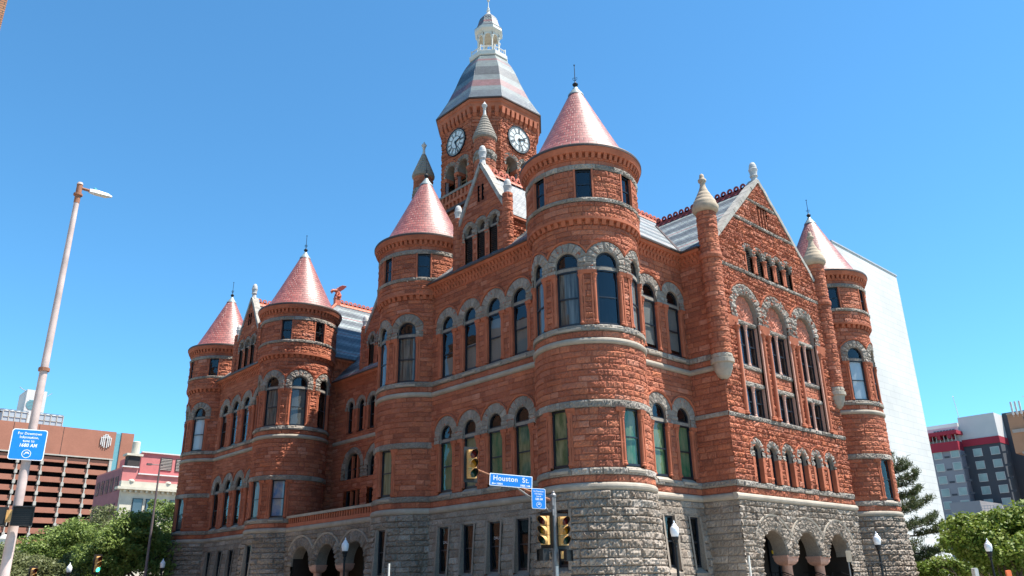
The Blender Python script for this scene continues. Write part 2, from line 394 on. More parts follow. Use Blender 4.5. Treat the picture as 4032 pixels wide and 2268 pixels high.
def column(mb, S, u, z0, z1, r=.085, d=.05):
    """engaged shaft with base and bell capital on a surface"""
    c = S(u, z0, d).reshape(3)
    h = z1-z0
    mb.lathe(c, [(r*1.5, 0), (r*1.5, .06), (r*1.15, .10), (r*1.25, .14), (r, .18), (r*.97, h-.34), (r*1.2, h-.32), (r*1.02, h-.29), (r*1.55, h-.08), (r*1.75, h-.06), (r*1.75, h)], 12)

# ------------------------------------------------------------------ windows
def window(S, u, hw, z0, ztop, parent, arch=None, ztr=None, depth=.3, cur='slit', rail=.5, fw=.075, name='window', mg=.3, mull=False, pane='glass', shade=None):
    """frame with pane and curtain as children. arch = spring height of a semicircle of radius hw"""
    f = MB(); d0, d1 = -depth-.02, -depth+.055
    zt = ztr if ztr is not None else ztop
    for a, b in ((u-hw-.02, u-hw+fw), (u+hw-fw, u+hw+.02)): sbox(f, S, a, b, z0, zt, d0, d1)
    sbox(f, S, u-hw+fw, u+hw-fw, z0, z0+.10, d0, d1); sbox(f, S, u-hw+fw, u+hw-fw, zt-.07, zt, d0, d1)
    zr = z0 + (zt-z0)*rail
    sbox(f, S, u-hw+fw, u+hw-fw, zr-.03, zr+.03, d0, d1-.015)
    if mull: sbox(f, S, u-.03, u+.03, z0+.1, zt-.07, d0, d1-.01)
    if arch is not None:
        th = np.linspace(0, math.pi, 25); zb = (ztr+.16) if ztr is not None else None
        ri, ro = hw-fw, hw+.02
        for rr, dd, fl in (((ri, ro), (d1, d1), True), ((ri, ri), (d0, d1), False)):
            U = u - np.cos(th)[:, None]*np.array(rr)[None]; Z = arch + np.sin(th)[:, None]*np.array(rr)[None]
            f.grid(S(U, Z, np.array(dd)[None]*np.ones((25, 1))), flip=fl)
        zl = zb if zb is not None else zr
        if zb is not None:
            sbox(f, S, u-hw, u+hw, zb, zb+.06, d0, d1)
            for a, b in ((u-hw-.02, u-hw+fw), (u+hw-fw, u+hw+.02)):
                if arch > zb+.06: sbox(f, S, a, b, zb+.06, arch, d0, d1)
    fo = f.build(name, 'frame', parent)
    def sheet(dd, rect=True, lun=True, g=0., zlo=None):
        m = MB(); us = lin(u-hw-g, u+hw+g, .2); zb = z0-g if zlo is None else zlo
        if rect: m.grid(S(us[:, None], np.array([[zb, (zb+zt)/2, zt+(g if arch is None else 0)]]), dd))
        if arch is not None and lun:
            th = np.linspace(0, math.pi, 17); zz = (ztr+.12) if ztr is not None else zt
            if not rect: zz -= .12
            P = S(u - np.cos(th)*(hw+g), np.maximum(arch + np.sin(th)*(hw+g), zz), dd)
            Q = S(u - np.cos(th)*(hw+g), zz, dd)
            m.grid(np.stack([Q, P], 1), flip=True)
        return m
    sheet(-depth).build('pane', pane, fo)
    if shade:      # a blind pulled part of the way down in front of a dark room
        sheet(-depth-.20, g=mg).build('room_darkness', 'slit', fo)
        m = MB(); us = lin(u-hw, u+hw, .2); zs_ = sorted((z0+(zt-z0)*shade[1], z0+(zt-z0)*shade[2])) if len(shade) > 2 else [z0+(zt-z0)*shade[1], zt]
        m.grid(S(us[:, None], np.array([zs_]), -depth-.07)); m.build('blind', shade[0], fo)
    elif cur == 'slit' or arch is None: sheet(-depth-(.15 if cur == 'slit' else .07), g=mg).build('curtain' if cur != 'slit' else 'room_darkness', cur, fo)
    else:
        sheet(-depth-.07, True, False, g=.1, zlo=z0-.05).build('curtain', cur, fo); sheet(-depth-.12, False, True, g=mg).build('room_darkness', 'slit', fo)  # on two turret windows this curtain sheet stands for a bright pane reflection
    return fo
def surround(S, u, hw, z0, zimp, parent, clip=.98, depth=.14, cols=True, sill=True, sillz=.30, proud=.075, colr=.085):
    """dressed jamb rebates with engaged columns, capitals and a margin strip that meets the rough wall"""
    j = MB(); w = .22
    for sg in (-1, 1):
        if not cols: j = MB()
        a, b = sorted((u+sg*hw, u+sg*(hw+w)))
        sbox(j, S, a, b, z0, zimp, -depth-.08, -.05 if cols else proud)
        if cols:
            a, b = sorted((u+sg*(hw+w-.02), u+sg*min(hw+w+.05, clip))); sbox(j, S, a, b, z0, zimp, -.1, proud)
            column(j, S, u+sg*(hw+.105), z0+.02, zimp-.16, colr, -.005)
            a, b = sorted((u+sg*(hw-.0), u+sg*min(hw+.42, clip)))
            sbox(j, S, a, b, zimp-.17, zimp, -.1, .10, dt=.15)
        else: o = j.build('window_reveal', 'sandsm', parent)
    if cols: o = j.build('window_jamb', 'sandsm', parent)
    if sill:
        s = MB(); us = lin(u-hw-.02, u+hw+.02, .2)
        pr = [(z0-sillz, -.1), (z0-sillz, .13), (z0-.20, .15), (z0, -depth-.02)]
        s.grid(S(us[:, None], np.array([[p[0] for p in pr]]), np.array([[p[1] for p in pr]])))
        s.poly([tuple(S(us[0], a, b).reshape(3)) for a, b in pr]); s.poly([tuple(S(us[-1], a, b).reshape(3)) for a, b in pr[::-1]])
        s.build('window_sill', 'trimsm', parent)
    return o
def arched(S, u, hw, z0, zimp, zs, r1, parent, clip=.985, ztr=None, depth=.3, cur='slit', seed=0, cols=True, shade=None, vamp=.055, hoodw=.085, mat='trim', sill=True, rail=.5, proud=.075):
    a = MB(); voussoirs(a, S, u, zs, hw, r1, clip, leg=zs-zimp, depth=depth+.03, seed=seed, amp=vamp)
    if ztr is not None: sbox(a, S, u-hw, u+hw, ztr, ztr+.16, -depth-.02, -.06)
    a.build('arch', mat, parent)
    h = MB(); hood(h, S, u, zs, r1+.003, hoodw, clip); h.build('hood_mould', 'sandsm', parent)
    surround(S, u, hw, z0, zimp, parent, clip, depth, cols, sill, proud=proud)
    window(S, u, hw, z0, zs, parent, arch=zs, ztr=ztr, depth=depth, cur=cur, shade=shade, rail=rail)
# ------------------------------------------------------------------ ground, streets
def sheet(name, x0, x1, y0, y1, z, mat, th=.0):
    m = MB()
    if th: m.box(x0, x1, y0, y1, z-th, z)
    else: m.poly([(x0, y0, z), (x1, y0, z), (x1, y1, z), (x0, y1, z)])
    return tag(m.build(name, mat), kind='structure')
M['soil'] = plain('city_ground', (.27, .245, .20), .9, spec=.1, var=.2, vs=.2)
M['asphalt'] = plain('asphalt', (.055, .055, .056), .85, spec=.2, var=.25, vs=2)
M['concrete'] = plain('pavement_concrete', (.38, .35, .30), .85, spec=.2, var=.15, vs=1.2)
M['roadpaint'] = plain('road_paint', (.7, .7, .68), .7, var=.1)
M['lawn'] = plain('lawn_grass', (.055, .10, .025), .9, var=.3, vs=5)
sheet('ground', -900, 1500, -900, 1500, -.02, 'soil')
sheet('road', -20, -7.5, -200, 300, -.012, 'asphalt'); sheet('cross_road', -200, 300, -23.5, -13.0, -.008, 'asphalt')
m = MB()
for k in range(8): m.poly([(-19.2+k*1.5, -12.6, -.002), (-18.5+k*1.5, -12.6, -.002), (-18.5+k*1.5, -9.8, -.002), (-19.2+k*1.5, -9.8, -.002)])
for k in range(40): m.poly([(-13.8, 2+k*6, -.002), (-13.65, 2+k*6, -.002), (-13.65, 5+k*6, -.002), (-13.8, 5+k*6, -.002)])
tag(m.build('road_marking', 'roadpaint'), kind='structure')
sheet('pavement', -7.5, 60, -13.0, 60, .12, 'concrete', .2)
sheet('far_pavement', -60, -20, -13.0, 120, .12, 'concrete', .2)
sheet('corner_pavement', -60, -20, -60, -23.5, .12, 'concrete', .2)
sheet('kerb', -7.66, -7.5, -13.0, 60, .125, 'trimsm', .2)
sheet('lawn', 28, 58, 2, 40, .13, 'lawn', .05)

# ------------------------------------------------------------------ the courthouse
CH = thing('courthouse', 'red sandstone courthouse with grey granite base, red cone roofed turrets and clock tower', 'courthouse', (12.72, 21.84, 0))
ZG, ZS = 5.89, 12.30
bat = lambda z: np.maximum(.07*(5.6-z), 0)
def holes_for(lst): return [h for h in lst]
def granite_windows(S, us, hw, z0, z1, parent, depth=.06):
    So = Offset(S, bat)
    for u in us:
        g = MB(); zz = np.linspace(z0-.02, z1+.02, 6)
        for sg in (-1, 1):
            ue = u+sg*hw; dd = np.stack([np.full(6, -depth-.05), bat(zz)+.10], 0)
            g.grid(S(np.full((2, 6), ue), np.stack([zz, zz]), dd))
            a, b = sorted((ue, u+sg*(hw+.13)))
            us_ = lin(a, b, .1); g.grid(So(us_[:, None]*np.ones((1, 6)), zz[None], .10))
        sbox(g, S, u-hw-.15, u+hw+.15, z1, z1+.34, -depth-.05, .07)
        P = S(lin(u-hw-.1, u+hw+.1, .2)[:, None], np.array([[z0+.12, z0-.16, z0-.4]]), np.array([[-depth-.02, float(bat(z0))+.12, float(bat(z0))+.1]])); g.grid(P)
        g.build('granite_surround', 'granite', parent)
        window(S, u, hw, z0+.1, z1, parent, depth=depth, cur='slit')

def turret(c, lv4, lv3, lv1, gr, seed, c4='slit', c3=('drape',), c1=('green',), du=.06, pale=None):
    S = Cyl(c, 2.6); S2 = Cyl(c, 2.8); a0, a1 = R_(100)*2.6, R_(460)*2.6; b0, b1 = R_(100)*2.8, R_(460)*2.8
    r3, z3 = .56, 15.95
    h3 = [('a', S.az(a), r3+.06, 12.9, z3) for a in lv3] + [('r', S.az(a)-r3-.1, S.az(a)+r3+.1, 15.5, 16.1) for a in lv3]
    h1 = [('r', S.az(a)-.5, S.az(a)+.5, 6.5, 9.2) for a in lv1]
    h4 = [('r', S2.az(a)-.42, S2.az(a)+.42, 19.2, 20.8) for a in lv4]
    m = MB()
    am = .062; ashlar(m, S, a0, a1, ZG, 6.2, seed=seed, rh=.31, du=du, amp=am); ashlar(m, S, a0, a1, 6.5, 9.1, h1, seed=seed+1, du=du, amp=am)
    ashlar(m, S, a0, a1, 9.44, 12.0, seed=seed+2, du=du, amp=am); ashlar(m, S, a0, a1, ZS, 12.6, seed=seed+3, rh=.3, du=du, amp=am)
    ashlar(m, S, a0, a1, 12.9, 18.2, h3, seed=seed+4, du=du, amp=am)
    ashlar(m, S2, b0, b1, 18.2, 19.03, seed=seed+5, du=du, amp=am); ashlar(m, S2, b0, b1, 19.25, 20.76, h4, seed=seed+6, du=du, amp=am); ashlar(m, S2, b0, b1, 21.05, 21.3, seed=seed+8, rh=.25, amp=.02, du=du)
    t = m.build('turret', 'sand', CH)
    m = MB()
    for z0, z1, s_, q0, q1 in ((6.2, 6.5, S, a0, a1), (9.1, 9.44, S, a0, a1), (12.6, 12.9, S, a0, a1), (19.03, 19.25, S2, b0, b1), (20.76, 21.05, S2, b0, b1)):
        hh = h1 if z0 < 8 else (h3 if 12 < z0 < 13 else ())
        m = MB(); ashlar(m, s_, q0, q1, z0, z1, rh=z1-z0, bl=(.5, 1.1), amp=.075, d0=.04, seed=seed+int(z0*7), du=du); m.build('stone_band', 'trim', t)
    m = MB(); sweep(m, S, a0, a1, roll(5.55, ZG, .15)); m.build('string_course', 'trimsm', t); m = MB(); sweep(m, S, a0, a1, roll(12.0, ZS, .14)); m.build('string_course', 'trimsm', t)
    m = MB(); So = Offset(S, bat)
    ashlar(m, So, a0, a1, 0, 5.56, [('r', S.az(a)-.46, S.az(a)+.46, 2.35, 4.9) for a in gr], seed=seed+9, rh=.33, bl=(.5, 1.1), amp=.13, du=du*1.1); m.build('granite_base', 'granite', t)
    m = MB(); n = 44
    for k in range(n):
        u = a0 + (k+.5)*(a1-a0)/n; sbox(m, S, u-.10, u+.10, 17.90, 18.14, -.02, .12, dt=.24)
    sweep(m, S, a0, a1, [(18.12, 0), (18.13, .26), (18.26, .27), (18.28, .1)], caps=False); m.build('corbel_table', 'sandsm', t)
    m = MB()
    sweep(m, S2, b0, b1, [(21.28, 0), (21.3, .06), (21.42, .07), (21.44, .02)], caps=False)
    for k in range(60):
        u = b0 + (k+.5)*(b1-b0)/60; sbox(m, S2, u-.08, u+.08, 21.36, 21.62, 0, .13, dt=.24)
    sweep(m, S2, b0, b1, [(21.40, .0), (21.60, .02), (21.62, .27), (21.68, .29), (21.78, .33), (21.88, .36), (21.95, .36)], caps=False); m.build('cornice', 'sandsm', t)
    m = MB(); sweep(m, S2, b0, b1, [(21.90, .30), (21.90, .385), (22.0, .39), (22.06, .36), (22.06, -.2)], caps=False); m.build('gutter', 'gutter', t)
    m = MB(); m.lathe((c[0], c[1], 0), [(2.86, 22.02), (2.62, 22.30), (2.10, 23.30), (1.46, 24.62), (.85, 25.90), (.385, 26.87)], 72, uv=2.6*.8); m.build('conical_roof', 'cone', t, smooth=True)
    m = MB(); m.lathe((c[0], c[1], 0), [(.43, 26.82), (.43, 26.9), (.36, 26.93), (.36, 27.0), (.27, 27.06), (.25, 27.16), (.17, 27.2), (.15, 27.34), (.08, 27.42)], 24); m.build('roof_cap', 'copper', t, smooth=True)
    m = MB(); m.lathe((c[0], c[1], 0), [(.07, 27.38), (.08, 27.46), (.15, 27.56), (.16, 27.62), (.10, 27.68), (.05, 27.74), (.022, 27.8), (.018, 28.82), (.04, 28.85), (.04, 28.9), (0, 28.92)], 12)
    for a in range(4):
        ca, sa = math.cos(a*math.pi/2+.6), math.sin(a*math.pi/2+.6)
        m.tube([(c[0]+ca*r, c[1]+sa*r, z) for r, z in ((.02, 27.86), (.11, 27.93), (.13, 28.02), (.07, 28.06), (.05, 28.0))], .012, 5)
    m.build('finial', 'iron', t)
    for i, a in enumerate(lv3):
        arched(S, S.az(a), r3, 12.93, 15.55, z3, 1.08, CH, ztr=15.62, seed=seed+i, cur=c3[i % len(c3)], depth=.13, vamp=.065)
    for i, a in enumerate(lv1):
        surround(S, S.az(a), .46, 6.6, 9.1, CH, clip=.9); window(S, S.az(a), .46, 6.6, 9.1, CH, cur=c1[i % len(c1)], depth=.13)
    for i, a in enumerate(lv4):
        u = S2.az(a)
        for sg in (-1, 1):
            j = MB()
            p, q = sorted((u+sg*.39, u+sg*.47)); sbox(j, S2, p, q, 19.2, 20.8, -.3, .07); j.build('window_reveal', 'sandsm', CH)
        window(S2, u, .39, 19.25, 20.76, CH, depth=.12, cur=c4)
    granite_windows(S, [S.az(a) for a in gr], .34, 2.42, 4.82, CH)
    return t
YB, YC, YD, XE = 13.658, 29.926, 43.668, 25.437
M['panereflect'] = curtain('painted_pane_reflection', (.5, .54, .57), (.6, .63, .65), (1, 1, .3))  # bright reflection in the glass, put into the colour of a pale sheet
turret((0, 0), [125, 174.8, 224.6, 274.3, 324], [158.5, 202, 245.2, 289], [185.5, 263.5], [187.2], 100, c3=('shade', 'drape', 'slit', 'shade'), c1=('tanban', 'green'), du=.052)
turret((0, YB), [133, 182.5, 233.6, 283], [126, 169, 212.9], [187], [186.3], 200, c3=('slit', 'drape', 'drape'), c1=('olive',))
turret((0, YC), [166, 223.9, 275.2], [162, 205, 250.5, 298], [188.4, 230.4], [187.9], 300, c3=('drape', 'drape', 'shade', 'slit'), c1=('shade', 'blueban'), du=.07)
turret((0, YD), [128, 178.5, 230], [168, 212], [190.5], [186], 400, c3=('drape', 'panereflect'), c1=('shade',), du=.08)
turret((XE, 0), [170, 219.3, 270.5, 320], [239.6, 283], [259.8], [], 500, c3=('panereflect', 'slit'), c1=('slit',), du=.07)

# ---- flat walls
def stone_wall(S, u0, u1, name, holes_low=(), holes_up=(), z_hi=18.05, gr_holes=(), seed=0, du=.06, batter=True, low=True, amp=.05):
    m = MB()
    hs = list(holes_low)+list(holes_up)
    ashlar(m, S, u0, u1, ZG, 6.2, seed=seed, rh=.31, du=du, amp=amp); ashlar(m, S, u0, u1, 6.5, 12.0, hs, seed=seed+1, du=du, amp=amp)
    ashlar(m, S, u0, u1, ZS, 12.6, seed=seed+2, rh=.3, du=du, amp=amp); ashlar(m, S, u0, u1, 12.9, z_hi, hs, seed=seed+3, du=du, amp=amp)
    w = m.build(name, 'sand', CH)
    m = MB()
    for q, z in enumerate((6.2, 12.6)): m = MB(); ashlar(m, S, u0, u1, z, z+.3, rh=.3, bl=(.5, 1.1), amp=.075, d0=.04, seed=seed+4+q, du=du); m.build('stone_band', 'trim', w)
    for za, zb, rr in ((5.55, ZG, .15), (12.0, ZS, .14)): m = MB(); sweep(m, S, u0, u1, roll(za, zb, rr)); m.build('string_course', 'trimsm', w)
    if low:
        m = MB(); ashlar(m, Offset(S, bat) if batter else S, u0, u1, 0, 5.56, gr_holes, seed=seed+6, rh=.33, bl=(.5, 1.1), amp=.065, du=du*1.1); m.build('granite_base', 'granite', w)
    return w
def cornice(S, u0, u1, zt=18.75, step=.27):
    m = MB(); b = zt-18.75
    pr = [(18.0, 0), (18.02, .07), (18.26, .09), (18.30, .16), (18.34, .17), (18.52, .19), (18.56, .40), (18.64, .44), (18.70, .50), (18.75, .50), (18.75, -.1)]
    sweep(m, S, u0, u1, [(z+b, d) for z, d in pr])
    n = int((u1-u0)/step)
    for k in range(n):
        u = u0+(k+.5)*(u1-u0)/n
        sbox(m, S, u-.075, u+.075, 18.06+b, 18.28+b, .05, .10, dt=.20); sbox(m, S, u-.08+step/2, u+.08+step/2, 18.36+b, 18.56+b, .15, .20, dt=.36)
    o = m.build('cornice', 'sandsm', CH)
    m = MB(); sweep(m, S, u0, u1, [(18.69+b, .45), (18.69+b, .555), (18.79+b, .565), (18.82+b, .52), (18.82+b, .2)]); m.build('gutter', 'gutter', o)
def wing_windows(S, cs, seed, cl=('green', 'tanban', 'green', 'olive'), cu=(('shade', .45), ('shade', .3)), r=.53):
    for i, u in enumerate(cs):
        arched(S, u, r, 12.95, 15.58, 15.98, 1.06, CH, clip=1.012, ztr=15.64, seed=seed+i, cur='slit', shade=cu[i % len(cu)], depth=.13, proud=.06, vamp=.045)
        arched(S, u, r, 6.65, 9.24, 9.66, 1.06, CH, clip=1.012, ztr=9.30, seed=seed+40+i, cur=cl[i % len(cl)], depth=.13, proud=.06, vamp=.045)
def wing_holes(cs, r=.53):
    lo = [('a', u, r+.06, 6.4, 9.66) for u in cs]; up = [('a', u, r+.06, 12.8, 15.98) for u in cs]; return lo, up
SW = west(-1.0); SS = south(-1.0)
for yc, sd, cu, cl in ((6.83, 1000, (('shade', .03, .42), ('shade', .03, .55), ('shade', .02, .9), ('shade', .03, .7)), ('green', 'olive', 'green', 'tanban')), (36.84, 1200, (('shade', .8), ('shade', .85)), ('slit', 'slit'))):
    cs = [-(yc+o) for o in (3.045, 1.015, -1.015, -3.045)]
    lo, up = wing_holes(cs)
    stone_wall(SW, -(yc+4.62), -(yc-4.62), 'facade_wall', lo, up, seed=sd, gr_holes=[('r', u-.56, u+.56, 2.3, 4.9) for u in cs], du=.06)
    wing_windows(SW, cs, sd+50, cl=cl, cu=cu); granite_windows(SW, cs, .46, 2.42, 4.82, CH, depth=.04)
    cornice(SW, -(yc+4.55), -(yc-4.55))
cs = [3.7, 5.7]; lo, up = wing_holes(cs)
stone_wall(SS, 2.15, 6.7, 'facade_wall', lo, up, seed=1400, gr_holes=[('r', u-.5, u+.5, 2.3, 4.9) for u in cs]); wing_windows(SS, cs, 1450, cl=('green', 'green'), cu=(('shade', .12), ('shade', .12))); granite_windows(SS, cs, .40, 2.42, 4.82, CH, depth=.06); cornice(SS, 2.2, 6.75)
cs = [19.74, 21.74]; lo, up = wing_holes(cs)
stone_wall(SS, 18.74, 23.3, 'facade_wall', lo, up, seed=1500, gr_holes=[('r', u-.5, u+.5, 2.3, 4.9) for u in cs], du=.09); wing_windows(SS, cs, 1550, cl=('shade', 'shade')); granite_windows(SS, cs, .40, 2.42, 4.82, CH, depth=.06); cornice(SS, 18.7, 23.3)
for x in (6.7, 18.74):
    n = -1 if x < 10 else 1
    S = Plane((x, 0), (0, n), (n, 0)) if n > 0 else west(x)
    ends = (.9, 3.08) if n < 0 else (-3.08, -.9)
    w = stone_wall(S, ends[0], ends[1], 'bay_side_wall', z_hi=18.7, seed=1600+int(x), batter=False)
    m = MB(); ashlar(m, S, ends[0], ends[1], 9.62, 9.85, rh=.23, amp=.05, d0=.07, bl=(.6, 1.), seed=3); m.build('stone_band', 'trim', w)
    cornice(S, ends[0], ends[1]-.5 if n < 0 else ends[1])

# ---- the projecting south bay with its gable
SB = south(-3.0); UC = 12.72
six = [UC+o for o in (-3.8, -2.28, -.76, .76, 2.28, 3.8)]; three = [UC-3.15, UC, UC+3.15]; lou = [UC+1.07*k for k in (-2, -1, 0, 1, 2)]; porch = [UC-3.3, UC, UC+3.3]
bh = [('a', u, .38, 6.4, 8.05) for u in six] + [('a', u, 1.11, 9.8, 15.6) for u in three] + [('a', u, .40, 18.1, 19.42) for u in lou] + [('r', UC-.56, UC+.56, 21.62, 22.95)]
tri = lambda hw, zsh, za: (lambda U, Z: np.abs(U-UC) < np.where(Z < zsh, hw, hw*(za-Z)/(za-zsh)))
kp = tri(5.95, 18.75, 24.75)
m = MB(); b0, b1 = 6.66, 18.78
ashlar(m, SB, b0, b1, ZG, 6.2, rh=.31, seed=1701, du=.052); ashlar(m, SB, b0, b1, 6.5, 9.62, bh, seed=1702, amp=.11, du=.052)
ashlar(m, SB, b0, b1, 9.85, 18.0, bh, seed=1703, amp=.11, du=.052); ashlar(m, SB, b0, b1, 18.22, 21.4, bh, keep=kp, seed=1704, amp=.11, du=.052)
ashlar(m, SB, b0+3, b1-3, 21.62, 23.0, bh, keep=kp, seed=1705, amp=.11, du=.052); ashlar(m, SB, b0+3, b1-3, 23.2, 24.7, keep=kp, seed=1706, amp=.11, du=.052)
bay = m.build('gabled_bay', 'sand', CH)
m = MB()
for z0, z1 in ((6.2, 6.5), (9.62, 9.85), (18.0, 18.22), (21.4, 21.62), (23.0, 23.2)):
    m = MB(); ashlar(m, SB, b0, b1, z0, z1, [h for h in bh if h[0] == 'a' and h[3] < 7], keep=kp if z0 > 18.5 else None, rh=z1-z0, bl=(.6, 1.2), amp=.09, d0=.06, seed=int(z0*13), du=.052); m.build('stone_band', 'trim', bay)
m = MB(); sweep(m, SB, b0-.12, b1+.12, roll(5.55, ZG, .17)); m.build('string_course', 'trimsm', bay)
ph = [('a', u, 1.19, -.1, 3.05) for u in porch] + [('r', UC-4.4, UC+4.4, -.1, 2.98)]
m = MB(); ashlar(m, SB, b0, b1, 0, 5.56, ph, rh=.30, bl=(.3, .66), amp=.13, seed=1710, du=.052); m.build('granite_base', 'granite', bay)
for i, u in enumerate(six):
    a = MB(); voussoirs(a, SB, u, 8.05, .34, .69, .757, leg=.32, depth=.26, seed=60+i, amp=.085, jd=26); a.build('arch', 'trim', CH)
    h = MB(); hood(h, SB, u, 8.05, .695, .075, .757); h.build('hood_mould', 'sandsm', CH)
    surround(SB, u, .35, 6.5, 7.73, CH, .76, .2, cols=False, sillz=.28, proud=.11); window(SB, u, .35, 6.5, 8.05, CH, arch=8.05, depth=.2, cur='slit', rail=.55, mg=.25)
for i, u in enumerate(three):
    a = MB(); voussoirs(a, SB, u, 15.6, 1.05, 1.68, 1.572, leg=.5, depth=.3, seed=80+i, amp=.10, jd=14); a.build('arch', 'trim', CH)
    for z0, z1 in ((14.92, 15.14), (12.42, 12.64), (11.5, 11.74)):
        a = MB(); ashlar(a, SB, u-1.05, u+1.05, z0, z1, rh=z1-z0, bl=(.6, .9), amp=.06, d0=-.08, seed=i+int(z0)); sbox(a, SB, u-1.05, u+1.05, z0, z1, -.3, -.07); a.build('lintel', 'trim', CH)
    h = MB(); hood(h, SB, u, 15.6, 1.69, .10, 1.572); h.build('hood_mould', 'sandsm', CH)
    # carved tympanum: foliage scrolls in relief
    t = MB(); rr = np.random.default_rng(i+5); th = np.linspace(0, math.pi, 49); s = np.linspace(0, 1, 20)
    U = u - np.cos(th)[:, None]*s[None]*1.07; Z = 15.14 + np.where(np.sin(th) > 0, np.sin(th), 0)[:, None]*s[None]*1.52
    X = (U-u)*1.0; Y = Z-15.1
    D = .05*np.sin(9*X*np.sign(X)+5*np.sin(6*Y))*np.cos(8*Y+4*np.cos(7*np.abs(X))) + rr.uniform(-.012, .012, U.shape)
    t.grid(SB(U, Z, -.19 + D), flip=True); t.build('carved_tympanum', 'pinkpanel', CH)
    p = MB(); ashlar(p, SB, u-1.05, u+1.05, 11.74, 12.42, rh=.34, amp=.06, d0=-.14, seed=90+i); p.build('spandrel_panel', 'sand', CH)
    j = MB()
    for z0, z1 in ((12.64, 14.92), (9.85, 11.5)):
        for sg in (-1, 1):
            a_, b_ = sorted((u+sg*.97, u+sg*1.05)); sbox(j, SB, a_, b_, z0, z1, -.35, -.05)
        column(j, SB, u, z0, z1, .085, -.16); sbox(j, SB, u-.07, u+.07, z0, z1, -.3, -.20)
        for sg in (-1, 1): window(SB, u+sg*.52, .455, z0+.03, z1, CH, depth=.24, cur='slit', rail=.5, mg=.06, fw=.06)
    for sg in (-1, 1): reveal(j, SB, u+sg*1.05, 9.85, 15.1, -.35, .03); sbox(j, SB, *sorted((u+sg*1.05, u+sg*1.17)), 9.85, 15.1, -.1, .12)
    j.build('window_jamb', 'pink', CH)
for u in [UC-4.725, UC-1.575, UC+1.575, UC+4.725]:
    pm = MB()
    for du_ in ((-.3, .3) if abs(u-UC) < 3 else ((.3,) if u < UC else (-.3,))):
        column(pm, SB, u+du_, 9.86, 14.62, .115, .10)
    sbox(pm, SB, u-.5, u+.5, 14.6, 15.1, -.05, .09, dt=.17); sbox(pm, SB, u-.5, u+.5, 9.85, 10.05, -.05, .12)
    pm.build('pier_column', 'sandsm', CH)
for i, u in enumerate(lou):
    a = MB(); voussoirs(a, SB, u, 19.42, .36, .66 if i not in (0, 4) else .66, .532, leg=.12, depth=.22, seed=120+i, amp=.08, jd=30); a.build('arch', 'trim', CH)
    h = MB(); hood(h, SB, u, 19.42, .665, .07, .532); h.build('hood_mould', 'sandsm', CH)
    l = MB()
    for k in range(13):
        z = 18.26+k*.115; sbox(l, SB, u-.36, u+.36, z, z+.03, -.17, -.05)
    l.poly([tuple(SB(u+a_, z_, -.20).reshape(3)) for a_, z_ in ((-.37, 18.2), (.37, 18.2), (.37, 19.8), (-.37, 19.8))]); l.build('louver', 'louver', CH)
    for sg in (-1, 1): j = MB(); reveal(j, SB, u+sg*.36, 18.22, 19.3, -.22, .03); sbox(j, SB, *sorted((u+sg*.36, u+sg*.45)), 18.22, 19.3, -.1, .10); j.build('window_reveal', 'sandsm', CH)
for u in [UC-.535*k for k in (-3, -1, 1, 3)]: m = MB(); column(m, SB, u, 18.24, 19.3, .11, .03); m.build('louver_column', 'sandsm', CH)
m = MB()
for k, u in enumerate((UC-.5, UC-.17, UC+.17, UC+.5)):
    ashlar(m, SB, u-.06 if 0 < k < 3 else u-.07, u+.06 if 0 < k < 3 else u+.07, 21.62, 22.97, rh=.3, amp=.05, d0=-.02, seed=k); sbox(m, SB, u-.06, u+.06, 21.62, 22.97, -.4, -.01)
m.poly([tuple(SB(UC+a_, z_, -.35).reshape(3)) for a_, z_ in ((-.6, 21.6), (.6, 21.6), (.6, 23), (-.6, 23))]); m.build('gable_slit', 'sand', CH)
def coping(S, uc, hw, zsh, za, name='gable_coping', w=.34, d0=-.45, d1=.13, mat='coping', up=.2):
    m = MB()
    for sg in (-1, 1):
        p = np.array([uc+sg*hw, zsh]); q = np.array([uc, za]); t = (q-p)/np.hypot(*(q-p)); nn = np.array([-t[1], t[0]])*(1 if sg < 0 else -1)
        nn = nn if nn[1] > 0 else -nn
        n = max(3, int(np.hypot(*(q-p))/.6)); rr = np.random.default_rng(3)
        for k in range(n):
            a = p+(q-p)*k/n; b = p+(q-p)*(k+1)/n; b = b-(b-a)*.02
            o = rr.uniform(0, .02); lo = -.10; hi = up+o; f = d1+rr.uniform(0, .035)
            c = [(a, lo), (b, lo), (b, hi), (a, hi)]
            pts = [tuple(S(x[0]+nn[0]*h, x[1]+nn[1]*h, dd).reshape(3)) for dd in (d0, f) for x, h in c]
            m.hexa(pts)
    return m.build(name, mat, CH)
coping(SB, UC, 5.35, 19.55, 24.86, d1=.11, up=.13)
def acorn(c, s=1., mat='palestone', ped=0.):
    m = MB()
    if ped: m.lathe((c[0], c[1], c[2]-ped), [(.24*s, 0), (.20*s, ped*.5), (.17*s, ped*.9), (.2*s, ped)], 8)
    m.lathe(c, [(x*s, z*s) for x, z in [(.0, 0), (.22, 0), (.24, .06), (.2, .10), (.22, .3), (.27, .48), (.25, .52), (.22, .5), (.225, .62), (.2, .78), (.13, .92), (0, 1.0)]], 16)
    return m.build('acorn_finial', mat, CH, smooth=False)
acorn((UC, -2.9, 25.15), 1.05, ped=.5)
def ashcyl(mb, c, r, z0, z1, seed, rh=.27, amp=.05):
    ashlar(mb, Cyl(c, r), 0, 2*math.pi*r, z0, z1, rh=rh, bl=(.3, .7), amp=amp, seed=seed, du=.075)
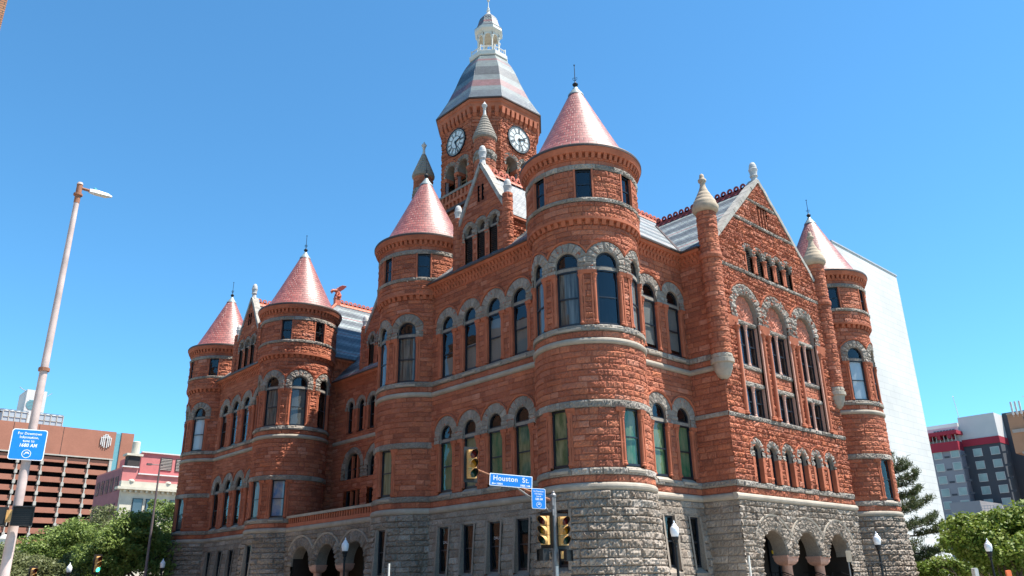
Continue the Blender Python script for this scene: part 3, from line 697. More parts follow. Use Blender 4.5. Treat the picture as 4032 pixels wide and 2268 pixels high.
for i, x in enumerate((6.75, 18.69)):
    c = (x, -3.0); m = MB(); ashcyl(m, c, .5, 12.75, 18.0, 1800+i); ashcyl(m, c, .5, 18.3, 20.75, 1810+i)
    m.lathe((c[0], c[1], 0), [(.52, 17.98), (.60, 18.0), (.63, 18.15), (.60, 18.3), (.5, 18.32)], 20); p = m.build('pinnacle', 'sand', CH)
    m = MB(); ashcyl(m, c, .5, 12.5, 12.76, 1820+i)
    m.lathe((c[0], c[1], 0), [(.10, 11.45), (.2, 11.5), (.32, 11.62), (.46, 11.95), (.5, 12.25), (.6, 12.28), (.6, 12.48), (.5, 12.52)], 24); m.build('corbel_bowl', 'trimsm', p)
    m = MB(); m.lathe((c[0], c[1], 0), [(.5, 20.74), (.6, 20.76), (.70, 20.9), (.73, 21.12), (.66, 21.22), (.66, 21.26), (.60, 21.46), (.54, 21.5), (.54, 21.54), (.46, 21.72), (.41, 21.76), (.41, 21.8), (.33, 21.98), (.29, 22.0), (.29, 22.05), (.22, 22.22), (.16, 22.4), (.14, 22.62), (.22, 22.7), (.23, 22.82), (.13, 22.86), (.14, 22.98), (.11, 23.14), (0, 23.22)], 24)
    m.build('onion_cap', 'tan', p, smooth=True)
# porch arches in the granite base
def porch_arches(S, cs, hw, zs, r1, clip, seed, depth=.72, hr=.12):
    for i, u in enumerate(cs):
        a = MB(); voussoirs(a, S, u, zs, hw, r1, clip, depth=depth, seed=seed+i, amp=.12, jd=13); a.build('porch_arch', 'granite', CH)
        h = MB(); hood(h, S, u, zs, r1+.02, hr, clip, d1=.14); h.build('hood_mould', 'trimsm', CH)
    for i in range(len(cs)-1):
        u = (cs[i]+cs[i+1])/2; w = (cs[1]-cs[0])/2-hw
        m = MB(); c = S(u, 0, -.36).reshape(3)
        m.lathe((c[0], c[1], 0), [(.38, .15), (.38, .3), (.29, .4), (.275, .5), (.255, zs-.5), (.30, zs-.46)], 24)
        o = m.build('porch_column', 'pink', CH, smooth=True)
        m = MB(); us = np.array([u-w, u+w]); z1 = zs
        pr = [(z1-.46, .55), (z1-.40, .75), (z1-.28, .93), (z1-.12, 1.0), (z1-.09, 1.0), (z1-.09, 1.06), (z1, 1.06)]
        rings = []
        for z, k in pr: rings.append([tuple(S(u+sx*w*k, z, -.36+sy*.40*k).reshape(3)) for sx, sy in ((-1, -1), (1, -1), (1, 1), (-1, 1), (-1, -1))])
        m.grid(np.array(rings).transpose(1, 0, 2)); m.build('capital', 'pink', o)
porch_arches(SB, porch, 1.13, 3.05, 1.80, 1.645, 140)
def porch_room(S, u0, u1, d, z1, doors):
    m = MB()
    m.poly([tuple(S(u, z, -d).reshape(3)) for u, z in ((u0, 0), (u1, 0), (u1, z1), (u0, z1))])
    for u in (u0, u1): m.poly([tuple(S(u, z, dd).reshape(3)) for dd, z in ((-d, 0), (-.02, 0), (-.02, z1), (-d, z1))])
    m.poly([tuple(S(u, z1, dd).reshape(3)) for u, dd in ((u0, -d), (u1, -d), (u1, -.2), (u0, -.2))])
    m.poly([tuple(S(u, 1.2, dd).reshape(3)) for u, dd in ((u0, -d), (u1, -d), (u1, -.2), (u0, -.2))])
    for k in range(7): sbox(m, S, u0, u1, 0, 1.2-.17*k, -.3+k*.3, .0+k*.3)
    m.build('porch_interior', 'porchshade', CH)
    for u in doors:
        m = MB(); sbox(m, S, u-.9, u+.9, 1.2, 4.0, -d+.02, -d+.12); dr = m.build('door', 'frame', CH)
        m = MB(); sbox(m, S, u-.03, u+.03, 1.25, 3.9, -d+.13, -d+.16); sbox(m, S, u-.12, u-.09, 2.1, 2.6, -d+.13, -d+.22); m.build('door_handle', 'iron', dr)
porch_room(SB, UC-4.55, UC+4.55, 2.6, 4.9, [UC-2.2, UC+1.3])
m = MB(); M['yellow'] = plain('yellow_notice', (.65, .45, .02), .6)
sbox(m, SB, UC+.62, UC+.86, 3.25, 3.42, -2.46, -2.44); m.build('door_notice', 'yellow', CH)
for u in (UC-2.4, UC-1.9, UC+.9, UC+1.4, UC+4.0):
    m = MB(); m.tube([tuple(SB(u, z, d).reshape(3)) for z, d in ((.5, 2.0), (1.4, 2.0), (2.25, -.4), (2.25, -.9), (1.2, -.9))], .025, 6); m.build('handrail', 'iron', CH)
# ---- west porch between the two middle turrets, balustrade, recessed wall behind
wp = [-(21.95+3.25), -21.95, -(21.95-3.25)]
m = MB(); ashlar(m, SW, -27.6, -15.9, 0, 5.56, [('a', u, 1.26, -.1, 3.35) for u in wp] + [('r', wp[0]-1.15, wp[2]+1.15, -.1, 3.28)], rh=.31, bl=(.45, 1.0), amp=.10, seed=1900)
wpo = m.build('porch_wall', 'granite', CH)
m = MB(); sweep(m, SW, -27.5, -16, roll(5.55, ZG, .13)); m.build('string_course', 'trimsm', wpo)
porch_arches(SW, wp, 1.2, 3.35, 1.80, 1.62, 160)
porch_room(SW, -26.4+.9-.8, -17.4+.8-.75, 3.4, 5.2, [-21.95])
m = MB()
sbox(m, SW, -27.5, -16, ZG, 6.12, -.25, .06)
n = 38
for k in range(n):
    u = -27.4 + (k+.5)*11.3/n; sbox(m, SW, u-.075, u+.075, 6.12, 6.48, -.16, -.0)
b = m.build('balustrade', 'sandsm', CH)
m = MB(); sbox(m, SW, -27.5, -16, 6.48, 6.64, -.28, .10); m.build('balustrade_cap', 'trimsm', b)
m = MB(); m.box(-1.0, 3.2, 15, 28.9, 5.55, 5.86); m.build('porch_roof', 'trimsm', CH)
SR = west(3.0)
up = [-(21.84+o) for o in (4.82, 3.36, 1.9, .44, -1.02, -2.48, -3.94, -5.4)]; big = [-(21.84+o) for o in (4.08, 1.05, -1.98, -5.01)]
m = MB()
hb = [('a', u, 1.12, 9.2, 10.05) for u in big] + [('r', u-1.08, u+1.08, 7.3, 8.55) for u in big] + [('a', u, .44, 12.6, 14.62) for u in up]
ashlar(m, SR, -29, -14.6, 5.8, 12.0, hb, seed=2000, du=.08, amp=.05); ashlar(m, SR, -29, -14.6, 12.2, 16.2, hb, seed=2001, du=.08, amp=.05)
rw = m.build('recessed_wall', 'sand', CH)
m = MB(); sweep(m, SR, -29, -14.6, roll(11.95, 12.25, .11)); m.build('string_course', 'trimsm', rw)
for i, u in enumerate(up): arched(SR, u, .38, 12.7, 14.35, 14.62, .70, CH, clip=.728, seed=170+i, cols=False, sill=False, cur='slit', depth=.16)
for i, u in enumerate(big):
    a = MB(); voussoirs(a, SR, u, 10.05, 1.05, 1.5, 1.512, leg=.75, depth=.3, seed=190+i); a.build('arch', 'trim', CH)
    h = MB(); hood(h, SR, u, 10.05, 1.51, .08, 1.512); h.build('hood_mould', 'sandsm', CH)
    w_ = MB()
    for o in (-.35, .35): sbox(w_, SR, u+o-.07, u+o+.07, 9.3, 10.95, -.3, -.12); sbox(w_, SR, u+o-.07, u+o+.07, 7.4, 8.5, -.3, -.12)
    sbox(w_, SR, u-1.08, u+1.08, 8.5, 9.3, -.3, -.02); w_.build('window_mullion', 'sandsm', CH)
    window(SR, u, 1.05, 9.3, 10.05, CH, arch=10.05, depth=.25, rail=.99); window(SR, u, 1.05, 7.4, 8.5, CH, depth=.25, rail=.99)
cornice(SR, -29, -14.6, 16.8)
for yy, n in ((28.93, -1), (14.66, 1)):
    S = Plane((0, yy), (1, 0), (0, -1)) if n < 0 else Plane((0, yy), (-1, 0), (0, 1))
    m = MB(); a, b_ = (-.5, 14) if n < 0 else (-14, .5)
    ashlar(m, S, a, b_, 5.8, 18.05, seed=2100+n, du=.1); m.build('wing_side_wall', 'sand', CH)
    cornice(S, a, b_)

# ---- gables on the west front and over the recess
def gable(S, uc, hw, z0, zsh, za, wins, seed, win=(19.2, 20.9, 21.2, .34, .62), clip=.54, pin=True, slit=True, pinx=.2, dz=0):
    k = lambda U, Z: np.abs(U-uc) < np.where(Z < zsh, hw, hw*(za-Z)/(za-zsh))
    zw0, zimp, zsp, r, r1 = [w+dz if i < 3 else w for i, w in enumerate(win)]
    hs = [('a', uc+o, r+.05, z0, zsp) for o in wins]
    m = MB(); ashlar(m, S, uc-hw, uc+hw, z0, za, hs, keep=k, seed=seed, du=.065, amp=.055); g = m.build('gable', 'sand', CH)
    if slit:
        for o in (-.18, .18): m = MB(); sbox(m, S, uc+o-.06, uc+o+.06, za-2.35, za-1.35, -.02, .085); m.build('gable_slit', 'slit', g)
    for i, o in enumerate(wins):
        u = uc+o
        a = MB(); voussoirs(a, S, u, zsp, r, r1, clip, leg=zsp-zimp+.3, depth=.3, seed=seed+i, jd=26); sbox(a, S, u-r, u+r, zimp-.02, zimp+.1, -.3, -.05); a.build('arch', 'trim', CH)
        h = MB(); hood(h, S, u, zsp, r1+.004, .06, clip); h.build('hood_mould', 'sandsm', CH)
        l = MB(); nl = 14
        for q in range(nl):
            z = zw0+.03+q*(zimp-zw0)/nl; sbox(l, S, u-r, u+r, z, z+.035, -.17, -.05)
        l.poly([tuple(S(u+a_, z_, -.2).reshape(3)) for a_, z_ in ((-r-.02, zw0), (r+.02, zw0), (r+.02, zsp+r), (-r-.02, zsp+r))]); l.build('louver', 'louver', CH)
        for sg in (-1, 1): j = MB(); reveal(j, S, u+sg*r, zw0, zimp, -.32, .03); sbox(j, S, *sorted((u+sg*r, u+sg*(clip))), zimp-.22, zimp-.16, -.05, .1, dt=.13); sbox(j, S, *sorted((u+sg*r, u+sg*(r+.08))), zw0, zimp-.2, -.1, .05); j.build('window_reveal', 'sandsm', CH)
    s = MB(); sbox(s, S, uc-hw, uc+hw, z0, zw0, -.3, .12, dt=.05); s.build('gable_sill', 'gutter', CH)
    coping(S, uc, hw+.08, zsh-.15, za+.06, d1=.11, up=.11)
    acorn(tuple(S(uc, za+.42, -.1).reshape(3)), .95, ped=.45)
    if pin:
        for sg in (-1, 1):
            c = S(uc+sg*(hw+pinx), 0, -.05).reshape(3)
            m = MB(); ashcyl(m, c, .27, z0, zsh+.55, seed+20+sg); m.build('pinnacle', 'sand', CH)
            acorn((c[0], c[1], zsh+.55), .95)
    return g
for i, yc in enumerate((6.83, 36.84)): gable(SW, -yc, 2.0, 18.8, 21.85, 25.15, (-1.08, 0, 1.08), 2200+50*i)
gable(SR, -21.84, 3.35, 16.85, 20.0, 24.8, (-2.3, -1.15, 0, 1.15, 2.3), 2350, dz=-1.9, clip=.57, slit=False, pinx=.1)

# ---- roofs
def roof(mb, pts, back=False):
    P = np.array(pts, float); n = np.cross(P[1]-P[0], P[2]-P[0]); n /= np.linalg.norm(n)
    if n[2] < 0: n = -n
    h = np.array([-n[1], n[0], 0]); h /= np.linalg.norm(h); s = np.cross(n, h)
    s = s if s[2] > 0 else -s
    uv = [((p @ h), (p[2]-18.75)/max(s[2], .05)) for p in P]
    mb.poly([tuple(p) for p in P], uv=uv)
ZE, ZR = 18.78, 26.45
M['slateplain'] = shingle('grey_slate', [(.17, .18, .19), (.24, .255, .262)], bw=.34, rh=.22, rough=.55, spec=.4, mortar=.4, ms=.02, bstr=.8)
for f in (lambda y: y, lambda y: 43.668-y):
    m = MB(); a, b_ = f(-1.5), f(15.16); c = f(6.83); x0, x1 = -1.5, 27.0; r0, r1 = 7.0, 18.5
    roof(m, [(x0, a, ZE), (x1, a, ZE), (r1, c, ZR), (r0, c, ZR)]); roof(m, [(x0, b_, ZE), (x1, b_, ZE), (r1, c, ZR), (r0, c, ZR)])
    roof(m, [(x0, a, ZE), (x0, b_, ZE), (r0, c, ZR)]); roof(m, [(x1, a, ZE), (x1, b_, ZE), (r1, c, ZR)])
    m.build('wing_roof', 'slate', CH)
for sg in (0, 1):       # south bay, north bay
    m = MB()
    f = (lambda y: y) if sg == 0 else (lambda y: 43.668-y)
    for x in (6.25, 19.19): roof(m, [(x, f(-2.75), ZE), (UC, f(-2.75), 24.5), (UC, f(4.72), 24.5), (x, f(-1.4), ZE)])
    m.build('bay_roof', 'slate', CH)
for yc in (6.83, 36.84):       # dormer roofs
    m = MB()
    for sg in (-1, 1): roof(m, [(-.9, yc, 24.75), (5.4, yc, 24.75), (1.35, yc+sg*2.3, 21.2), (-.9, yc+sg*2.3, 21.2)])
    m.build('dormer_roof', 'slateplain', CH)
m = MB()
for sg in (-1, 1): roof(m, [(3.1, 21.84, 24.4), (10, 21.84, 24.4), (7, 21.84+sg*3.6, 19.6), (3.1, 21.84+sg*3.6, 19.6)])
roof(m, [(2.5, 14.5, 16.85), (2.5, 29.2, 16.85), (10, 29.2, 25), (10, 14.5, 25)]); m.build('dormer_roof', 'slate', CH); m = MB(); roof(m, [(22.9, 14.5, 16.85), (22.9, 29.2, 16.85), (15.4, 29.2, 25), (15.4, 14.5, 25)])
m.build('rear_roof', 'slate', CH)
for yc in (6.83, 36.84):
    for sg in (-1, 1):
        S = Plane((0, yc+sg*2.08), (1 if sg < 0 else -1, 0), (0, sg))
        a, b_ = (-.9, 1.6) if sg < 0 else (-1.6, .9)
        m = MB(); ashlar(m, S, a, b_, 18.8, 21.25, seed=2400+sg, amp=.10, du=.07); sbox(m, S, a, b_, 21.05, 21.2, 0, .2); m.build('dormer_side_wall', 'sand', CH)
for sg in (-1, 1):
    S = Plane((0, 21.84+sg*3.35), (1 if sg < 0 else -1, 0), (0, sg)); a, b_ = (3.1, 7) if sg < 0 else (-7, -3.1)
    m = MB(); ashlar(m, S, a, b_, 16.85, 19.6, seed=2410+sg, du=.1); m.build('dormer_side_wall', 'sand', CH)
def crest(p0, p1, name='ridge_cresting', mat='terra', unit=.46, s=1.):
    m = MB(); p0, p1 = Vector(p0), Vector(p1); L = (p1-p0).length; t = (p1-p0)/L; sd_ = Vector((-t.y, t.x, 0)); upv = Vector((0, 0, 1)); n = int(L/unit)
    def fr(a, b_, c): return tuple(p0 + t*a + sd_*b_ + upv*c)
    for k in range(n):
        a, b_ = k*L/n+.01, (k+1)*L/n-.012
        for sg in (-1, 1): m.poly([fr(a, sg*.24*s, -.16*s), fr(b_, sg*.24*s, -.16*s), fr(b_, 0, .12*s), fr(a, 0, .12*s)])
        m.hexa([fr(a, -.035, .05), fr(b_, -.035, .05), fr(b_, .035, .05), fr(a, .035, .05), fr(a, -.035, .26*s), fr(b_, -.035, .26*s), fr(b_, .035, .26*s), fr(a, .035, .26*s)])
        c = (a+b_)/2; th = np.linspace(-.15*math.pi, 1.15*math.pi, 13)
        ro, ri, zc = .19*s, .075*s, .34*s
        full = np.linspace(0, 2*math.pi, 17)
        for dd, fl in ((.035, False), (-.035, True)):
            m.grid(np.array([[fr(c+ro*math.cos(x), dd, zc+ro*math.sin(x)), fr(c+ri*math.cos(x), dd, zc+ri*math.sin(x))] for x in full]), flip=fl)
        for rr in (ro, ri): m.grid(np.array([[fr(c+rr*math.cos(x), -.035, zc+rr*math.sin(x)), fr(c+rr*math.cos(x), .035, zc+rr*math.sin(x))] for x in full]))
    return m.build(name, mat, CH)
crest((7.0, 6.83, ZR), (18.5, 6.83, ZR)); crest((7.3, 36.84, ZR), (18.5, 36.84, ZR))
crest((UC, -2.3, 24.5), (UC, 4.7, 24.5), mat='terradark')
for yc in (6.83, 36.84): crest((-.6, yc, 24.75), (5.0, yc, 24.75))
for f in (lambda y: y, lambda y: 43.668-y):
    for yy in (-1.5, 15.16): m = MB(); m.tube([(-1.45, f(yy), ZE+.03), (7.0, f(6.83), ZR+.06)], .11, 8); m.build('hip_roll', 'terra', CH)
for x in (6.25, 19.19): m = MB(); m.tube([(x, -1.45, ZE+.02), (UC, 4.72, 24.53)], .10, 6); m.build('valley_gutter', 'gutter', CH)
# ---- griffin on its pedestal at the far wing's ridge end
gx, gy, gz = 7.0, 36.84, ZR
m = MB(); m.box(gx-.35, gx+.35, gy-.28, gy+.28, gz-.2, gz+.78); m.box(gx-.42, gx+.40, gy-.33, gy+.33, gz+.72, gz+.82); m.V = [(v-np.array([gx, gy, gz]))*.66+np.array([gx, gy, gz]) for v in m.V]; gp = m.build('griffin_pedestal', 'terra', CH)
m = MB()
m.tube([(gx+.30, gy, gz+.85), (gx+.36, gy, gz+1.3), (gx+.12, gy, gz+1.75), (gx-.3, gy, gz+1.95), (gx-.62, gy, gz+1.85)], [.22, .34, .32, .24, .14], 10)
m.tube([(gx-.5, gy, gz+1.95), (gx-.78, gy, gz+1.86), (gx-.98, gy, gz+1.62), (gx-1.02, gy, gz+1.46)], [.17, .2, .13, .04], 8)
m.tube([(gx-.7, gy, gz+1.72), (gx-.85, gy, gz+1.45), (gx-.9, gy, gz+1.36)], [.1, .08, .03], 6)
for sg in (-1, 1):
    m.tube([(gx-.05, gy+sg*.22, gz+1.6), (gx-.2, gy+sg*.28, gz+1.2), (gx-.25, gy+sg*.24, gz+.82)], [.13, .1, .09], 7)
    m.tube([(gx+.3, gy+sg*.3, gz+1.2), (gx+.02, gy+sg*.34, gz+1.05), (gx+.1, gy+sg*.3, gz+.82)], [.2, .13, .1], 7)
    m.tube([(gx-.62, gy+sg*.1, gz+2.0), (gx-.52, gy+sg*.16, gz+2.2)], [.05, .01], 5)
m.tube([(gx+.4, gy, gz+.95), (gx+.62, gy, gz+.9), (gx+.66, gy, gz+1.2)], [.1, .07, .03], 6)
m.V = [(v-np.array([gx, gy, gz]))*.66+np.array([gx, gy, gz]) for v in m.V]; m.build('griffin', 'terra', gp)
m = MB()
for sg in (-1, 1):
    o = [(-.15, 1.95), (.1, 2.5), (.55, 2.78), (1.05, 2.82), (1.2, 2.72), (1.02, 2.55), (.8, 2.28), (.62, 2.12), (.45, 1.98), (.2, 1.75)]
    for dd in (0, .06): m.poly([(gx+x, gy+sg*(.2+.16*(z-1.7)+dd), gz+z) for x, z in (o if (dd == 0) == (sg < 0) else o[::-1])])
    m.tube([(gx+x, gy+sg*(.22+.16*(z-1.7)), gz+z) for x, z in o[:5]], .045, 6)
m.V = [(v-np.array([gx, gy, gz]))*.66+np.array([gx, gy, gz]) for v in m.V]; m.build('griffin_wing', 'terradark', gp)

# ---- clock tower
TC = np.array((12.72, 21.84))
def octo(mb, prof, uvs=True, tint=None):
    rings = []; P0 = None; sl = 0; U = []
    for (H, c, z) in prof:
        pts = np.array([(H, -c), (H, c), (c, H), (-c, H), (-H, c), (-H, -c), (-c, -H), (c, -H), (H, -c)], float)
        P = np.c_[pts + TC, np.full(9, z)]
        if P0 is not None: sl += math.hypot(H-H0, z-P0[0, 2])
        e = np.r_[0, np.cumsum(np.hypot(*np.diff(pts, axis=0).T))]
        rings.append(P); U.append(np.c_[e*(1), np.full(9, sl)]); P0 = P; H0 = H
    # flat faces: each side its own strip
    R = np.stack(rings, 1); UU = np.stack(U, 1)
    for k in range(8):
        u = UU[k:k+2].copy(); w = np.hypot(*(R[k+1]-R[k])[:, :2].T); u[0, :, 0] = -w/2; u[1, :, 0] = w/2
        mb.grid(R[k:k+2], uv=u, tint=tint)
def tface(k, h=3.65, c=2.0):
    a = k*math.pi/4; d = h if k % 2 == 0 else (h+c)/math.sqrt(2); hw = c if k % 2 == 0 else (h-c)/math.sqrt(2)
    n = (math.cos(a), math.sin(a)); return Plane((TC[0]+d*n[0], TC[1]+d*n[1]), (-n[1], n[0]), n), hw
m = MB()
for k in range(4):
    a = k*math.pi/2; n = (math.cos(a), math.sin(a)); S = Plane((TC[0]+4.0*n[0], TC[1]+4.0*n[1]), (-n[1], n[0]), n)
    ashlar(m, S, -4.0, 4.0, 17, 31.6, rh=.36, bl=(.5, 1.1), seed=2500+k, du=.11)
for k in range(8):
    S, hw = tface(k)
    hs = [('a', o, .66, 32.3, 34.85) for o in (-.83, .83)] if k % 2 == 0 else []
    ashlar(m, S, -hw-.05, hw+.05, 32.3, 39.8, hs, rh=.40, bl=(.5, 1.1), amp=.12, seed=2510+k, du=.07)
tw = m.build('clock_tower', 'sand', CH)
m = MB()
m.box(TC[0]-4.3, TC[0]+4.3, TC[1]-4.3, TC[1]+4.3, 31.5, 31.75); m.box(TC[0]-4.12, TC[0]+4.12, TC[1]-4.12, TC[1]+4.12, 31.0, 31.5)
for k in range(4):
    a = k*math.pi/2; n = (math.cos(a), math.sin(a)); S = Plane((TC[0]+4.1*n[0], TC[1]+4.1*n[1]), (-n[1], n[0]), n)
    for q in range(16):
        u = -3.75+q*.5; sbox(m, S, u-.12, u+.12, 31.75, 32.35, -.15, .1); sbox(m, S, u-.1, u+.1, 31.1, 31.5, 0, .08, dt=.22)
m.build('balcony', 'sandsm', tw)
m = MB()
for k in range(4):
    a = k*math.pi/2; n = (math.cos(a), math.sin(a)); S = Plane((TC[0]+4.1*n[0], TC[1]+4.1*n[1]), (-n[1], n[0]), n)
    sbox(m, S, -4.0, 4.0, 32.35, 32.55, -.2, .15)
    for o in (-2.4, -1.2, 0, 1.2, 2.4): voussoirs(m, S, o, 28.6, .36, .62, .6, leg=.2, depth=.05, seed=k*9+int(o*3), d0=-.03)
m.build('balcony_cap', 'trim', tw)
m = MB()
for k in range(4):
    a = k*math.pi/2; n = (math.cos(a), math.sin(a)); S = Plane((TC[0]+4.1*n[0], TC[1]+4.1*n[1]), (-n[1], n[0]), n)
    sbox(m, S, -4.25, 4.25, 30.72, 30.98, -.1, .28)
m.build('balcony_gutter', 'gutter', tw)
for k in (0, 2, 4, 6):
    S, hw = tface(k)
    for o in (-.83, .83): m = MB(); voussoirs(m, S, o, 34.85, .60, 1.02, .825, leg=.35, depth=.8, seed=2600+k, jd=16, amp=.09); m.build('belfry_arch', 'trim', tw)
mi = MB()
M['purplegranite'] = plain('polished_granite_shaft', (.20, .155, .16), .5)
M['timber'] = plain('belfry_timber', (.42, .33, .22), .8)
for k in (0, 2, 4, 6):
    m = MB(); mc = MB(); mw = MB(); S, hw = tface(k)
    for o in (-.83, .83): hood(m, S, o, 34.85, 1.03, .08, .825)
    for o in (-1.62, 0, 1.62):
        sbox(m, S, o-.3, o+.3, 34.2, 34.5, -.7, .02, dt=.12)
        c = S(o, 0, -.22).reshape(3); mc.lathe((c[0], c[1], 0), [(.24, 32.5), (.24, 32.62), (.18, 32.7), (.17, 34.1), (.22, 34.2)], 14)
    for q in range(7): sbox(mw, S, -1.45, 1.45, 32.7+q*.38, 32.78+q*.38, -.95-.05*q, -.85-.05*q)
    for o in (-1.2, -.45, .3, 1.15): sbox(mw, S, o-.04, o+.04, 32.4, 35.4, -.85, -.78)
    mw.tube([tuple(S(-1.4, 32.6, -.8).reshape(3)), tuple(S(-.2, 35.2, -.8).reshape(3))], .05, 5); mw.tube([tuple(S(.2, 32.6, -.8).reshape(3)), tuple(S(1.4, 35.2, -.8).reshape(3))], .05, 5)
    m.build('belfry_moulding', 'sandsm', tw); mc.build('belfry_column', 'purplegranite', tw, smooth=True); mw.build('belfry_timber', 'timber', tw)
mi.box(TC[0]-2.0, TC[0]+2.0, TC[1]-2.0, TC[1]+2.0, 32.3, 36); mi.build('belfry_core', 'louver', tw)
# corbels and flared eave
m = MB()
for k in range(8):
    S, hw = tface(k); n = 8 if k % 2 == 0 else 4
    for q in range(n):
        u = (q-(n-1)/2)*(2*hw*1.06/n) if k % 2 == 0 else (q-1.5)*.62
        sbox(m, S, u-.15, u+.15, 38.95, 39.22, 0, .12, dt=.30); sbox(m, S, u-.16, u+.16, 39.22, 39.85, 0, .32, dt=.38)
octo(m, [(3.66, 2.0, 39.6), (4.02, 2.16, 39.8), (4.05, 2.17, 40.1), (4.14, 2.22, 40.2), (4.16, 2.22, 40.5), (3.6, 2, 40.55)])
m.build('tower_cornice', 'sandsm', tw)
m = MB(); octo(m, [(4.15, 2.22, 40.44), (4.26, 2.28, 40.46), (4.27, 2.28, 40.58), (4.2, 2.2, 40.62)]); m.build('tower_gutter', 'gutter', tw)
def oc(H, z, q=.414): return (H, H*q, z)
m = MB(); octo(m, [(4.24, 2.26, 40.6), (3.88, 2.0, 41.35), (3.46, 1.66, 42.3), (3.08, 1.42, 43.35), (2.86, 1.26, 44.0), (2.64, 1.13, 44.75), (2.38, 1.0, 45.5), (2.07, .87, 46.2), (1.78, .74, 46.75), (1.6, .66, 47.05)])
m.build('tower_roof', 'slatetower', tw)
ln = MB()
octo(ln, [oc(1.45, 47.0), oc(1.66, 47.02), oc(1.72, 47.1), oc(1.74, 47.45), oc(1.64, 47.52), oc(0, 47.52)])
R8 = lambda r, k: (TC[0]+r*math.cos((k+.5)*math.pi/4), TC[1]+r*math.sin((k+.5)*math.pi/4))
for k in range(8):
    x, y = R8(1.68, k); ln.tube([(x, y, 47.5), (x, y, 48.2)], [.06, .06], 8)
    x2, y2 = R8(1.68, k+1)
    for z in (47.6, 48.02): ln.tube([(x, y, z), (x2, y2, z)], .045, 6)
    for q in range(1, 6): f = q/6; ln.tube([(x+(x2-x)*f, y+(y2-y)*f, 47.6), (x+(x2-x)*f, y+(y2-y)*f, 48.0)], .025, 5)
    x, y = R8(1.02, k); ln.lathe((x, y, 0), [(.12, 47.5), (.12, 47.8), (.075, 47.85), (.07, 49.35), (.10, 49.4), (.09, 49.45), (.16, 49.62), (.16, 49.7)], 10)
    # arched heads between columns
    S = Plane((TC[0]+.95*math.cos((k+1)*math.pi/4), TC[1]+.95*math.sin((k+1)*math.pi/4)), (-math.sin((k+1)*math.pi/4), math.cos((k+1)*math.pi/4)), (math.cos((k+1)*math.pi/4), math.sin((k+1)*math.pi/4)))
    th = np.linspace(0, math.pi, 13)
    lo = np.stack([-np.cos(th)*.31, 49.62+np.sin(th)*.31], 1)
    for dd in (.05, -.05): ln.grid(np.stack([S(lo[:, 0], lo[:, 1], dd), S(lo[:, 0]*1.28, np.full(13, 50.2), dd)], 1))
    ln.grid(np.stack([S(lo[:, 0], lo[:, 1], -.05), S(lo[:, 0], lo[:, 1], .05)], 1))
octo(ln, [oc(.9, 50.1), oc(1.04, 50.12), oc(1.08, 50.2), oc(1.24, 50.36), oc(1.27, 50.42), oc(1.27, 50.72), oc(1.2, 50.76)])
ln.build('lantern', 'white', tw)
m = MB(); octo(m, [oc(1.0, 50.08), oc(.8, 50.35), oc(.4, 50.5), oc(0, 50.52)]); m.build('lantern_ceiling', 'cream', tw)
m = MB(); octo(m, [oc(1.29, 50.72), oc(1.06, 51.05), oc(.95, 51.4), oc(.87, 51.8), oc(.76, 52.1), oc(.58, 52.4), oc(.40, 52.62), oc(.26, 52.7)]); m.build('lantern_roof', 'slatelantern', tw)
m = MB(); m.lathe((TC[0], TC[1], 0), [(.34, 52.66), (.3, 52.75), (.16, 52.95), (.14, 53.1), (.19, 53.2), (.10, 53.3), (.12, 53.55), (.05, 53.65), (.04, 54.3), (.12, 54.4), (.15, 54.55), (.09, 54.65), (.13, 54.8), (.2, 55.0), (.1, 55.2), (0, 55.5)], 12); m.build('spire', 'white', tw)
# corner bartizans
for i, (sx, sy) in enumerate(((-1, -1), (-1, 1), (1, -1), (1, 1))):
    c = (TC[0]+sx*4.12, TC[1]+sy*4.15, 0)
    m = MB(); ashcyl(m, c, .82, 27, 33.5, 2700+i, rh=.3); ashcyl(m, c, .82, 34.35, 35.5, 2710+i, rh=.3); t = m.build('bartizan', 'sand', CH)
    m = MB(); S = Cyl(c, .82)
    for k in range(5): voussoirs(m, S, S.az(36+72*k), 33.7, .2, .58, .515, leg=.2, depth=.15, seed=k, jd=36, d0=.05)
    ashcyl(m, c, .80, 33.5, 34.35, 2720+i, rh=.3)
    prof = [(.84, 35.45), (.98, 35.55), (1.0, 35.75), (.93, 35.85)]; zz = 35.85; rr = .93
    for q in range(7):
        z1 = zz+.30; r1 = rr-.115; prof += [(rr+.03, zz+.06), (r1+.07, z1-.06), (r1, z1-.02)]; zz, rr = z1, r1
    m.lathe(c, prof + [(.11, 38.2)], 20); m.build('bartizan_cone', 'trim', t)
    m = MB(); m.lathe(c, [(.15, 37.9), (.11, 38.3), (.10, 38.45), (.15, 38.5), (.10, 38.56), (.22, 38.78), (.24, 38.86), (.12, 39.02), (0, 39.25)], 14); m.build('bartizan_finial', 'palestone', t)
